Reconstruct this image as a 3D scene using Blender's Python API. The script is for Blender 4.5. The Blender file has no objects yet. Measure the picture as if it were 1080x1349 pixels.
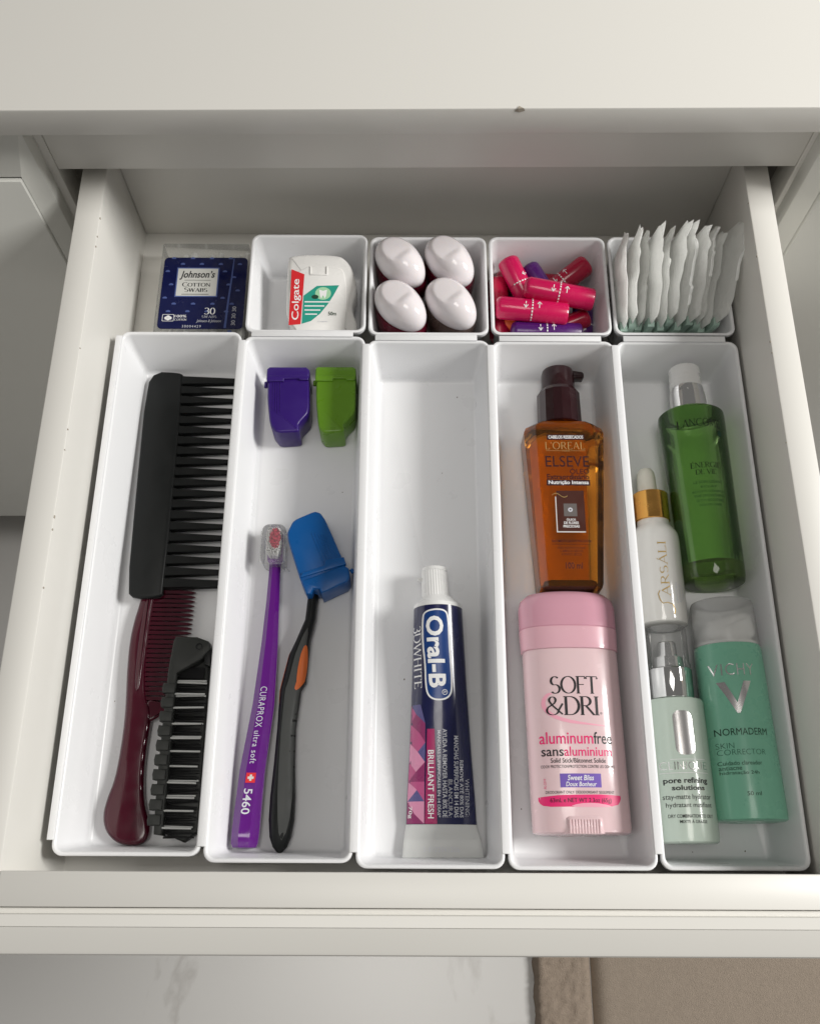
import bpy, bmesh, math, random
from mathutils import Matrix, Vector
random.seed(7)
U = 0.01                                   # everything below is written in centimetres
sc = bpy.context.scene
C = sc.collection

# ------------------------------------------------------------------ camera
cam_d = bpy.data.cameras.new('camera')
cam = bpy.data.objects.new('camera', cam_d)
C.objects.link(cam)
cam_d.sensor_fit = 'HORIZONTAL'
cam_d.sensor_width = 36.0
cam_d.lens = 41.387
cam_d.clip_start = 0.01
cam_d.clip_end = 50.0
CR = Matrix(((0.9999909, -0.0042070, 0.0006358), (0.0041467, 0.9302047, -0.3670177), (0.0009526, 0.3670170, 0.9302137)))
cam.matrix_world = Matrix.Translation(Vector((-1.04, -30.66, 53.37)) * U) @ CR.to_4x4()
sc.camera = cam

# ------------------------------------------------------------------ light
w = bpy.data.worlds.new('World')
sc.world = w
w.use_nodes = True
bg = w.node_tree.nodes['Background']
bg.inputs[0].default_value = (1.0, 0.97, 0.92, 1)
bg.inputs[1].default_value = 0.15

def area(name, loc, target, sx, sy, power, col):
    d = bpy.data.lights.new(name, 'AREA')
    d.shape = 'RECTANGLE'; d.size = sx; d.size_y = sy; d.energy = power; d.color = col
    o = bpy.data.objects.new(name, d)
    C.objects.link(o)
    o.location = loc
    o.rotation_euler = (Vector(target) - Vector(loc)).to_track_quat('-Z', 'Y').to_euler()
    return o
area('window_light', (1.8, -0.01, 1.37), (0, -0.12, 0), 0.55, 0.75, 52, (1.0, 0.985, 0.95))
area('ceiling_light', (-0.1, -0.42, 2.3), (0, -0.25, 0), 0.7, 0.7, 9, (1.0, 0.96, 0.9))

sc.render.engine = 'CYCLES'
sc.cycles.use_denoising = True
sc.cycles.max_bounces = 12
sc.cycles.transparent_max_bounces = 16
sc.view_settings.view_transform = 'Standard'
sc.view_settings.look = 'None'
sc.view_settings.gamma = 1
sc.view_settings.exposure = 0.06

# ------------------------------------------------------------------ materials
def mat(name, col, rough=0.4, metal=0.0, trans=0.0, ior=1.45, coat=0.0, sss=0.0, var=0.04, vscale=3.0, bump=0.0, bscale=40.0, rvar=0.08, spec=0.5):
    m = bpy.data.materials.new(name)
    m.use_nodes = True
    nt = m.node_tree; N = nt.nodes; L = nt.links
    b = N['Principled BSDF']
    b.inputs['Base Color'].default_value = (*col, 1)
    b.inputs['Roughness'].default_value = rough
    b.inputs['Metallic'].default_value = metal
    b.inputs['Transmission Weight'].default_value = trans
    b.inputs['IOR'].default_value = ior
    b.inputs['Coat Weight'].default_value = coat
    b.inputs['Specular IOR Level'].default_value = spec
    if sss:
        b.inputs['Subsurface Weight'].default_value = sss
        b.inputs['Subsurface Radius'].default_value = (0.006, 0.005, 0.004)
    tc = N.new('ShaderNodeTexCoord')
    if var:
        n1 = N.new('ShaderNodeTexNoise'); n1.inputs['Scale'].default_value = vscale * 10; n1.inputs['Detail'].default_value = 6
        L.new(tc.outputs['Object'], n1.inputs['Vector'])
        mx = N.new('ShaderNodeMix'); mx.data_type = 'RGBA'
        mx.inputs[6].default_value = (*[max(0, c * (1 - var)) for c in col], 1)
        mx.inputs[7].default_value = (*[min(1, c * (1 + var)) for c in col], 1)
        L.new(n1.outputs['Fac'], mx.inputs[0]); L.new(mx.outputs[2], b.inputs['Base Color'])
        mr = N.new('ShaderNodeMapRange')
        mr.inputs[1].default_value = 0.3; mr.inputs[2].default_value = 0.7
        mr.inputs[3].default_value = max(0.02, rough - rvar); mr.inputs[4].default_value = min(1, rough + rvar)
        n2 = N.new('ShaderNodeTexNoise'); n2.inputs['Scale'].default_value = vscale * 37; n2.inputs['Detail'].default_value = 5
        L.new(tc.outputs['Object'], n2.inputs['Vector'])
        L.new(n2.outputs['Fac'], mr.inputs[0]); L.new(mr.outputs[0], b.inputs['Roughness'])
    if bump:
        n3 = N.new('ShaderNodeTexNoise'); n3.inputs['Scale'].default_value = bscale * 10; n3.inputs['Detail'].default_value = 4
        L.new(tc.outputs['Object'], n3.inputs['Vector'])
        bp = N.new('ShaderNodeBump'); bp.inputs['Strength'].default_value = bump; bp.inputs['Distance'].default_value = 0.001
        L.new(n3.outputs['Fac'], bp.inputs['Height']); L.new(bp.outputs[0], b.inputs['Normal'])
    return m

def clear(name, tint=(0.96, 0.97, 0.97), rough=0.05, refl=0.5, milk=0.0):
    """thin clear plastic: see-through with fresnel reflections"""
    m = bpy.data.materials.new(name); m.use_nodes = True
    nt = m.node_tree; N = nt.nodes; L = nt.links
    N.clear()
    out = N.new('ShaderNodeOutputMaterial')
    tr = N.new('ShaderNodeBsdfTransparent'); tr.inputs[0].default_value = (*tint, 1)
    gl = N.new('ShaderNodeBsdfGlossy'); gl.inputs['Roughness'].default_value = rough
    df = N.new('ShaderNodeBsdfDiffuse'); df.inputs[0].default_value = (0.85, 0.86, 0.86, 1)
    lw = N.new('ShaderNodeLayerWeight'); lw.inputs[0].default_value = refl
    m0 = N.new('ShaderNodeMixShader'); m0.inputs[0].default_value = milk
    L.new(tr.outputs[0], m0.inputs[1]); L.new(df.outputs[0], m0.inputs[2])
    m1 = N.new('ShaderNodeMixShader')
    mu = N.new('ShaderNodeMath'); mu.operation = 'MULTIPLY'; mu.inputs[1].default_value = 0.75
    L.new(lw.outputs['Fresnel'], mu.inputs[0]); L.new(mu.outputs[0], m1.inputs[0]); L.new(m0.outputs[0], m1.inputs[1]); L.new(gl.outputs[0], m1.inputs[2])
    L.new(m1.outputs[0], out.inputs[0])
    return m

def tinted(name, col, rough=0.06, body=(0.3, 0.1, 0.02), milk=0.25, refl=0.35):
    """coloured see-through plastic or glass: refracting core with a slight cloudiness"""
    m = bpy.data.materials.new(name); m.use_nodes = True
    nt = m.node_tree; N = nt.nodes; L = nt.links
    N.clear()
    out = N.new('ShaderNodeOutputMaterial')
    tr = N.new('ShaderNodeBsdfTransparent'); tr.inputs[0].default_value = (*col, 1)
    rf = N.new('ShaderNodeBsdfRefraction'); rf.inputs[0].default_value = (*col, 1); rf.inputs['IOR'].default_value = 1.12; rf.inputs['Roughness'].default_value = 0.03
    df = N.new('ShaderNodeBsdfDiffuse'); df.inputs[0].default_value = (*body, 1)
    gl = N.new('ShaderNodeBsdfGlossy'); gl.inputs['Roughness'].default_value = rough
    ms = N.new('ShaderNodeMixShader'); ms.inputs[0].default_value = 0.5
    L.new(tr.outputs[0], ms.inputs[1]); L.new(rf.outputs[0], ms.inputs[2])
    m0 = N.new('ShaderNodeMixShader'); m0.inputs[0].default_value = milk
    L.new(ms.outputs[0], m0.inputs[1]); L.new(df.outputs[0], m0.inputs[2])
    lw = N.new('ShaderNodeFresnel'); lw.inputs[0].default_value = 1.0 + refl
    m1 = N.new('ShaderNodeMixShader')
    L.new(lw.outputs[0], m1.inputs[0]); L.new(m0.outputs[0], m1.inputs[1]); L.new(gl.outputs[0], m1.inputs[2])
    L.new(m1.outputs[0], out.inputs[0])
    return m

def sheet(name, col, tl=0.45, rough=0.35):
    """thin plastic film wrapper: diffuse and translucent"""
    m = bpy.data.materials.new(name); m.use_nodes = True
    nt = m.node_tree; N = nt.nodes; L = nt.links
    N.clear()
    out = N.new('ShaderNodeOutputMaterial')
    df = N.new('ShaderNodeBsdfDiffuse'); df.inputs[0].default_value = (*col, 1)
    ts = N.new('ShaderNodeBsdfTranslucent'); ts.inputs[0].default_value = (*col, 1)
    gl = N.new('ShaderNodeBsdfGlossy'); gl.inputs['Roughness'].default_value = rough
    a = N.new('ShaderNodeMixShader'); a.inputs[0].default_value = tl
    L.new(df.outputs[0], a.inputs[1]); L.new(ts.outputs[0], a.inputs[2])
    b = N.new('ShaderNodeMixShader'); b.inputs[0].default_value = 0.06
    L.new(a.outputs[0], b.inputs[1]); L.new(gl.outputs[0], b.inputs[2])
    tc = N.new('ShaderNodeTexCoord'); n3 = N.new('ShaderNodeTexNoise'); n3.inputs['Scale'].default_value = 160; n3.inputs['Detail'].default_value = 5
    bp = N.new('ShaderNodeBump'); bp.inputs['Strength'].default_value = 0.5; bp.inputs['Distance'].default_value = 0.002
    L.new(tc.outputs['Object'], n3.inputs['Vector']); L.new(n3.outputs['Fac'], bp.inputs['Height'])
    for s in (df, ts, gl): L.new(bp.outputs[0], s.inputs['Normal'])
    L.new(b.outputs[0], out.inputs[0])
    return m

M = {}
M['paint'] = mat('cream_paint', (0.745, 0.73, 0.69), 0.38, var=0.02, vscale=0.4, rvar=0.02)
M['top'] = mat('counter_laminate', (0.745, 0.73, 0.69), 0.32, var=0.02, vscale=0.4, rvar=0.02)
M['door'] = mat('cabinet_door_paint', (0.70, 0.70, 0.66), 0.36, var=0.02, vscale=0.6)
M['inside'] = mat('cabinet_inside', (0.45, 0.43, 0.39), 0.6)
M['chip'] = mat('bare_fibreboard', (0.38, 0.34, 0.28), 0.8)
M['bin'] = mat('white_bin_plastic', (0.78, 0.785, 0.80), 0.30, var=0.01, vscale=0.8, rvar=0.05, bump=0.10, bscale=0.9)
M['speck'] = mat('dark_speck', (0.16, 0.13, 0.11), .7, var=0)
M['scuff'] = mat('grey_scuff', (0.55, 0.55, 0.55), .6, var=0)
M['blackp'] = mat('black_plastic', (0.008, 0.009, 0.009), 0.40, spec=0.3)
M['darkp'] = mat('charcoal_plastic', (0.022, 0.024, 0.022), 0.5)
M['bristle'] = mat('black_bristle', (0.010, 0.010, 0.011), 0.45)
M['wbristle'] = mat('pale_bristle', (0.55, 0.56, 0.55), 0.5)
M['burg'] = mat('burgundy_plastic', (0.055, 0.002, 0.011), 0.14, coat=0.3, var=0.06)
M['purple'] = mat('purple_plastic', (0.026, 0.005, 0.135), 0.36, var=0.05)
M['greenp'] = mat('green_plastic', (0.13, 0.29, 0.016), 0.32, var=0.05)
M['bluep'] = mat('blue_plastic', (0.001, 0.088, 0.31), 0.34, var=0.05)
M['brush'] = mat('violet_gloss_plastic', (0.105, 0.008, 0.185), 0.10, coat=0.4, var=0.04)
M['grip'] = mat('grey_rubber', (0.055, 0.058, 0.056), 0.55)
M['orange'] = mat('orange_rubber', (0.62, 0.13, 0.02), 0.5)
M['white'] = mat('white_plastic', (0.80, 0.80, 0.79), 0.3, var=0.015)
M['flossw'] = mat('white_floss_plastic', (0.78, 0.77, 0.75), 0.28, var=0.02)
M['egg'] = mat('white_cap_plastic', (0.80, 0.755, 0.775), 0.12, sss=0.25, coat=0.3, var=0.06, vscale=4)
M['wine'] = tinted('wine_red_plastic', (0.30, 0.015, 0.05), 0.08, (0.13, 0.006, 0.022), 0.7)
M['smoke'] = tinted('smoky_clear_plastic', (0.62, 0.55, 0.50), 0.08, (0.22, 0.15, 0.13), 0.4)
M['pink'] = mat('hot_pink_film', (0.56, 0.006, 0.085), 0.24, coat=0.25, var=0.05)
M['red'] = mat('red_pink_film', (0.40, 0.005, 0.04), 0.24, coat=0.25, var=0.05)
M['violet'] = mat('dark_violet_film', (0.07, 0.008, 0.13), 0.28, coat=0.25, var=0.05)
M['orangef'] = mat('orange_film', (0.85, 0.13, 0.03), 0.3, var=0.05)
M['ink_w'] = mat('white_ink', (0.82, 0.82, 0.82), 0.45, var=0)
M['ink_k'] = mat('black_ink', (0.012, 0.012, 0.014), 0.4, var=0)
M['ink_g'] = mat('grey_ink', (0.58, 0.59, 0.64), 0.4, var=0)
M['ink_dg'] = mat('dark_green_ink', (0.006, 0.045, 0.022), 0.4, var=0)
M['ink_sg'] = mat('sage_ink', (0.03, 0.13, 0.085), 0.4, var=0)
M['ink_pk'] = mat('pink_ink', (0.75, 0.02, 0.16), 0.4, var=0)
M['ink_br'] = mat('brown_ink', (0.035, 0.008, 0.008), 0.4, var=0)
M['swoosh'] = mat('pale_pink_ink', (0.80, 0.36, 0.46), 0.4, var=0)
M['lilac'] = mat('lilac_ink', (0.16, 0.09, 0.42), 0.4, var=0.02)
M['gold'] = mat('gold_metal', (0.80, 0.42, 0.11), 0.2, metal=1.0, var=0.03)
M['goldink'] = mat('gold_foil', (0.66, 0.46, 0.17), 0.32, metal=0.55, var=0)
M['chrome'] = mat('chrome', (0.80, 0.80, 0.80), 0.07, metal=1.0, var=0.01, rvar=0.03)
M['silver'] = mat('silver_foil', (0.78, 0.76, 0.76), 0.22, metal=1.0, var=0)
M['navy'] = mat('navy_print', (0.005, 0.008, 0.058), 0.22, coat=0.4, var=0.08)
M['navyk'] = mat('dark_navy_print', (0.006, 0.008, 0.042), 0.25, coat=0.3, var=0.06)
M['dots'] = mat('slate_blue_print', (0.075, 0.11, 0.30), 0.35, var=0.1)
M['cream'] = mat('cream_label', (0.60, 0.60, 0.57), 0.4, var=0.02)
M['redlab'] = mat('red_label', (0.62, 0.012, 0.018), 0.4, var=0.03)
M['teal'] = mat('teal_label', (0.01, 0.30, 0.22), 0.4, var=0.05)
M['palegreen'] = mat('pale_green_print', (0.35, 0.62, 0.38), 0.4, var=0.1)
M['foam'] = mat('crimped_white_laminate', (0.58, 0.59, 0.58), 0.36, var=0.02, bump=0.05, bscale=20)
M['tube'] = mat('navy_tube_laminate', (0.007, 0.009, 0.058), 0.2, coat=0.35, var=0.08)
M['orb'] = mat('mid_blue_print', (0.006, 0.042, 0.19), 0.25, var=0.25, vscale=1)
M['mag'] = mat('magenta_print', (0.36, 0.012, 0.11), 0.3, var=0.06)
M['facet_a'] = mat('facet_pale_pink', (0.66, 0.27, 0.42), 0.3, var=0.08)
M['facet_b'] = mat('facet_rose', (0.48, 0.09, 0.23), 0.3, var=0.08)
M['facet_c'] = mat('facet_plum', (0.26, 0.035, 0.13), 0.3, var=0.08)
M['facet_d'] = mat('facet_blue_violet', (0.11, 0.10, 0.25), 0.3, var=0.08)
M['maroon'] = mat('maroon_plastic', (0.020, 0.003, 0.005), 0.22, coat=0.3, var=0.06)
M['amber'] = tinted('amber_oil_bottle', (0.975, 0.62, 0.20), 0.05, (0.50, 0.17, 0.015), 0.08, 0.5)
M['panel'] = mat('brown_label_ink', (0.06, 0.016, 0.010), 0.35, var=0.03)
M['greysq'] = mat('grey_label_ink', (0.13, 0.115, 0.11), 0.4, var=0.1, vscale=30)
M['deo'] = mat('blush_plastic', (0.71, 0.525, 0.545), 0.2, coat=0.3, sss=0.1, var=0.02)
M['deocap'] = mat('rose_cap_plastic', (0.60, 0.31, 0.385), 0.16, coat=0.3, sss=0.15, var=0.04)
M['deoband'] = mat('light_rose_plastic', (0.68, 0.40, 0.46), 0.2, coat=0.2, sss=0.15, var=0.03)
M['gglass'] = tinted('green_glass', (0.76, 0.94, 0.60), 0.05, (0.12, 0.32, 0.07), 0.18, 0.5)
M['gbase'] = tinted('pale_green_glass', (0.80, 0.93, 0.58), 0.05, (0.20, 0.36, 0.08), 0.25, 0.5)
M['bulb'] = mat('ivory_rubber', (0.70, 0.68, 0.60), 0.4, var=0.03)
M['milk'] = mat('white_glass', (0.78, 0.77, 0.74), 0.12, coat=0.5, var=0.015)
M['mint'] = mat('pale_mint_glass', (0.60, 0.70, 0.62), 0.2, coat=0.4, var=0.02)
M['jade'] = mat('jade_plastic', (0.22, 0.53, 0.38), 0.3, coat=0.15, var=0.03)
M['clear'] = clear('clear_plastic', (0.99, 0.99, 0.985), 0.04, 0.28, 0.08)
M['frost'] = clear('frosted_clear_plastic', (0.98, 0.98, 0.975), 0.15, 0.2, 0.36)
M['clearbox'] = clear('clear_box_plastic', (0.96, 0.96, 0.95), 0.12, 0.15, 0.15)
M['cotton'] = mat('cotton', (0.80, 0.80, 0.79), 0.9, bump=0.4, bscale=120)
M['wrap'] = sheet('white_film_wrapper', (0.97, 0.975, 0.96), 0.6)
M['seal'] = sheet('crimped_seal', (0.86, 0.87, 0.86), 0.15)
M['pad'] = mat('green_tinted_liner', (0.30, 0.42, 0.36), 0.6, var=0.1)

# marble floor
def marble():
    m = bpy.data.materials.new('marble_tile'); m.use_nodes = True
    nt = m.node_tree; N = nt.nodes; L = nt.links; b = N['Principled BSDF']
    tc = N.new('ShaderNodeTexCoord')
    mp = N.new('ShaderNodeMapping'); mp.inputs['Rotation'].default_value = (0, 0, 0.6); mp.inputs['Scale'].default_value = (1.0, 0.45, 1)
    L.new(tc.outputs['Object'], mp.inputs[0])
    n = N.new('ShaderNodeTexNoise'); n.inputs['Scale'].default_value = 4.2; n.inputs['Detail'].default_value = 9; n.inputs['Distortion'].default_value = 1.0
    L.new(mp.outputs[0], n.inputs['Vector'])
    s = N.new('ShaderNodeMath'); s.operation = 'SUBTRACT'; s.inputs[1].default_value = 0.5; L.new(n.outputs['Fac'], s.inputs[0])
    a = N.new('ShaderNodeMath'); a.operation = 'ABSOLUTE'; L.new(s.outputs[0], a.inputs[0])
    r = N.new('ShaderNodeValToRGB')
    r.color_ramp.elements[0].position = 0.0; r.color_ramp.elements[0].color = (0.36, 0.34, 0.32, 1)
    r.color_ramp.elements[1].position = 0.02; r.color_ramp.elements[1].color = (0.60, 0.59, 0.575, 1)
    L.new(a.outputs[0], r.inputs[0])
    n2 = N.new('ShaderNodeTexNoise'); n2.inputs['Scale'].default_value = 5; n2.inputs['Detail'].default_value = 5
    L.new(tc.outputs['Object'], n2.inputs['Vector'])
    mx = N.new('ShaderNodeMix'); mx.data_type = 'RGBA'; mx.inputs[7].default_value = (0.60, 0.59, 0.575, 1)
    L.new(n2.outputs['Fac'], mx.inputs[0]); L.new(r.outputs[0], mx.inputs[6]); L.new(mx.outputs[2], b.inputs['Base Color'])
    b.inputs['Roughness'].default_value = 0.25
    return m
M['marble'] = marble()
M['rug'] = mat('beige_rug_weave', (0.31, 0.255, 0.205), 0.95, var=0.12, vscale=25, bump=1.0, bscale=110)
M['rugband'] = mat('beige_rug_border', (0.30, 0.24, 0.19), 0.95, var=0.2, vscale=30, bump=1.0, bscale=90)

# ------------------------------------------------------------------ mesh helpers
def thing(name, label, cat, loc, group=None, rot=(0, 0, 0)):
    o = bpy.data.objects.new(name, None)
    o.empty_display_size = 0.01
    C.objects.link(o)
    o.location = Vector(loc) * U
    o.rotation_euler = rot
    o['label'] = label; o['category'] = cat
    if group: o['group'] = group
    o['_cm'] = list(loc)
    return o

def origin(p):
    v = Vector((0, 0, 0))
    while p is not None:
        if '_cm' in p: v = Vector(p['_cm']); break
        p = p.parent
    return v

def mk(name, geo, m, parent=None, smooth=True, angle=35, base=None):
    V, F = geo
    o0 = origin(parent) if parent else Vector(base or (0, 0, 0))
    me = bpy.data.meshes.new(name)
    me.from_pydata([((x - o0.x) * U, (y - o0.y) * U, (z - o0.z) * U) for x, y, z in V], [], F)
    me.update()
    bm = bmesh.new(); bm.from_mesh(me)
    bmesh.ops.recalc_face_normals(bm, faces=bm.faces)
    if smooth:
        lim = math.radians(angle)
        for f in bm.faces: f.smooth = True
        for e in bm.edges:
            if len(e.link_faces) == 2 and e.calc_face_angle(0) > lim: e.smooth = False
    bm.to_mesh(me); bm.free()
    me.materials.append(M[m] if isinstance(m, str) else m)
    o = bpy.data.objects.new(name, me)
    C.objects.link(o)
    if parent: o.parent = parent
    else: o.location = o0 * U
    return o

def join(*geos):
    V, F = [], []
    for v, f in geos:
        k = len(V); V += list(v); F += [tuple(i + k for i in q) for q in f]
    return V, F

def loft(rings, cap=(True, True)):
    n = len(rings[0]); V = [p for r in rings for p in r]; F = []
    for i in range(len(rings) - 1):
        for j in range(n):
            k = (j + 1) % n
            F.append((i * n + j, i * n + k, (i + 1) * n + k, (i + 1) * n + j))
    if cap[0]: F.append(tuple(range(n - 1, -1, -1)))
    if cap[1]: F.append(tuple((len(rings) - 1) * n + j for j in range(n)))
    return V, F

def rrect(cx, cy, hx, hy, r, z, n=6):
    r = min(r, hx, hy); P = []
    for sx, sy, a0 in ((1, 1, 0), (-1, 1, 90), (-1, -1, 180), (1, -1, 270)):
        for i in range(n + 1):
            a = math.radians(a0 + 90 * i / n)
            P.append((cx + sx * (hx - r) + r * math.cos(a), cy + sy * (hy - r) + r * math.sin(a), z))
    return P

def box(x0, x1, y0, y1, z0, z1, bev=0.0, seg=2):
    bm = bmesh.new()
    bmesh.ops.create_cube(bm, size=1)
    for v in bm.verts:
        v.co = Vector((x0 + (v.co.x + .5) * (x1 - x0), y0 + (v.co.y + .5) * (y1 - y0), z0 + (v.co.z + .5) * (z1 - z0)))
    if bev: bmesh.ops.bevel(bm, geom=list(bm.edges), offset=bev, segments=seg, profile=0.5, affect='EDGES')
    bm.verts.ensure_lookup_table()
    g = ([tuple(v.co) for v in bm.verts], [tuple(v.index for v in f.verts) for f in bm.faces])
    bm.free(); return g

def ring(cx, y, zc, rx, rz, p=2.0, n=48):
    P = []
    for i in range(n):
        a = 2 * math.pi * i / n; c, s = math.cos(a), math.sin(a)
        P.append((cx + rx * math.copysign(abs(c) ** (2 / p), c), y, zc + rz * math.copysign(abs(s) ** (2 / p), s)))
    return P

class Body:
    """solid of changing oval section along Y; stations (y, cx, zc, rx, rz, p)"""
    def __init__(s, st, n=48): s.st = st; s.n = n
    def geo(s, cap=(True, True)): return loft([ring(cx, y, zc, rx, rz, p, s.n) for y, cx, zc, rx, rz, p in s.st], cap)
    def at(s, y):
        S = sorted(s.st)
        if y <= S[0][0]: return S[0]
        for a, b in zip(S, S[1:]):
            if a[0] <= y <= b[0]:
                t = (y - a[0]) / max(1e-9, b[0] - a[0]); return tuple(u + (v - u) * t for u, v in zip(a, b))
        return S[-1]
    def z(s, x, y):
        _, cx, zc, rx, rz, p = s.at(y)
        d = min(1.0, abs(x - cx) / rx)
        return zc + rz * (1 - d ** p) ** (1 / p)

def cyl(st, cx, zc, n=48, p=2.0): return Body([(y, cx, zc, r, r, p) for y, r in st], n)

def offset_poly(P, d):
    n = len(P); A = sum(P[i][0] * P[(i + 1) % n][1] - P[(i + 1) % n][0] * P[i][1] for i in range(n)); s = 1 if A > 0 else -1
    R = []
    for i in range(n):
        a, b, c = P[i - 1], P[i], P[(i + 1) % n]
        def nrm(p, q):
            dx, dy = q[0] - p[0], q[1] - p[1]; l = math.hypot(dx, dy) or 1; return (-dy / l * s, dx / l * s)
        n1, n2 = nrm(a, b), nrm(b, c)
        mx, my = n1[0] + n2[0], n1[1] + n2[1]; l = mx * mx + my * my
        k = 2 / l if l > 0.5 else 2 / 0.5 * .5
        R.append((b[0] + mx * k * d, b[1] + my * k * d))
    return R

def smooth_poly(P, it=2, k=.25):
    for _ in range(it):
        Q = []
        for i in range(len(P)):
            a, b = P[i], P[(i + 1) % len(P)]
            Q += [(a[0] * (1 - k) + b[0] * k, a[1] * (1 - k) + b[1] * k), (a[0] * k + b[0] * (1 - k), a[1] * k + b[1] * (1 - k))]
        P = Q
    return P

def prism(P, z0, z1, bev=0.15, steps=3, zf=None, bev0=None):
    """polygon slab with rounded top and bottom edges; zf adds a height per (x, y)"""
    zf = zf or (lambda x, y: 0)
    b0 = bev if bev0 is None else bev0
    R = []
    for i in range(steps + 1):
        a = math.pi / 2 * i / steps
        R.append((b0 * (1 - math.sin(a)), z0 + b0 * (1 - math.cos(a))))
    for i in range(steps + 1):
        a = math.pi / 2 * i / steps
        R.append((bev * (1 - math.cos(a)), z1 - bev * (1 - math.sin(a))))
    rings = [[(x, y, z + zf(x, y)) for x, y in offset_poly(P, d)] for d, z in R]
    return loft(rings)

def tube(path, rad, n=8):
    rings = []
    for i, p in enumerate(path):
        p = Vector(p); a = Vector(path[max(0, i - 1)]); b = Vector(path[min(len(path) - 1, i + 1)])
        t = (b - a).normalized(); u = t.orthogonal().normalized() if abs(t.z) > .95 else t.cross(Vector((0, 0, 1))).normalized()
        v = t.cross(u); r = rad[i] if isinstance(rad, (list, tuple)) else rad
        rings.append([tuple(p + u * (r * math.cos(2 * math.pi * k / n)) + v * (r * math.sin(2 * math.pi * k / n))) for k in range(n)])
    return loft(rings)

# ---- flat marks wrapped on a surface
def wrap(geo2, zf, eps=0.02, step=0.0):
    V, F = geo2
    bm = bmesh.new()
    vs = [bm.verts.new((x, y, 0)) for x, y in V]
    for f in F:
        try: bm.faces.new([vs[i] for i in f])
        except ValueError: pass
    if step:
        xs = [v[0] for v in V]; ys = [v[1] for v in V]
        k = math.ceil((max(xs) - min(xs)) / step)
        for i in range(1, k):
            bmesh.ops.bisect_plane(bm, geom=bm.verts[:] + bm.edges[:] + bm.faces[:], plane_co=(min(xs) + (max(xs) - min(xs)) * i / k, 0, 0), plane_no=(1, 0, 0))
        k = math.ceil((max(ys) - min(ys)) / (step * 4))
        for i in range(1, k):
            bmesh.ops.bisect_plane(bm, geom=bm.verts[:] + bm.edges[:] + bm.faces[:], plane_co=(0, min(ys) + (max(ys) - min(ys)) * i / k, 0), plane_no=(0, 1, 0))
    bmesh.ops.triangulate(bm, faces=[f for f in bm.faces if len(f.verts) > 4])
    bm.verts.index_update()
    g = ([(v.co.x, v.co.y, zf(v.co.x, v.co.y) + eps) for v in bm.verts], [tuple(v.index for v in f.verts) for f in bm.faces])
    bm.free(); return g

def up(o):
    """marks are open sheets: make their faces look up"""
    me = o.data; bm = bmesh.new(); bm.from_mesh(me)
    for f in bm.faces:
        if f.normal.z < 0: f.normal_flip()
    bm.to_mesh(me); bm.free(); return o

def flat(z): return lambda x, y: z

def decal(name, poly, zf, m, parent, eps=0.012, step=0.0):
    return up(mk(name, wrap((poly, [tuple(range(len(poly)))]), zf, eps, step), m, parent, smooth=bool(step)))

def rect(x0, y0, x1, y1): return [(x0, y0), (x1, y0), (x1, y1), (x0, y1)]
def rrpoly(x0, y0, x1, y1, r, n=5): return [(p[0], p[1]) for p in rrect((x0 + x1) / 2, (y0 + y1) / 2, (x1 - x0) / 2, (y1 - y0) / 2, r, 0, n)]
def disc(x, y, rx, ry=None, n=20): return [(x + rx * math.cos(2 * math.pi * i / n), y + (ry or rx) * math.sin(2 * math.pi * i / n)) for i in range(n)]

_tc = {}
def glyphs(s, bold=0.0, shear=0.0, space=1.0):
    k = (s, bold, shear, space)
    if k in _tc: return _tc[k]
    cu = bpy.data.curves.new('t', 'FONT'); cu.body = s; cu.size = 1; cu.offset = bold; cu.shear = shear; cu.space_character = space; cu.resolution_u = 3
    ob = bpy.data.objects.new('t', cu); C.objects.link(ob)
    dg = bpy.context.evaluated_depsgraph_get(); dg.update()
    me = bpy.data.meshes.new_from_object(ob.evaluated_get(dg))
    V = [(v.co.x, v.co.y) for v in me.vertices]; F = [tuple(p.vertices) for p in me.polygons]
    bpy.data.objects.remove(ob); bpy.data.curves.remove(cu); bpy.data.meshes.remove(me)
    _tc[k] = norm(V, F); return _tc[k]

def norm(V, F):
    x0 = min(v[0] for v in V); x1 = max(v[0] for v in V); y0 = min(v[1] for v in V); y1 = max(v[1] for v in V)
    return [((v[0] - x0) / (x1 - x0), (v[1] - y0) / max(1e-6, y1 - y0)) for v in V], F

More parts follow.
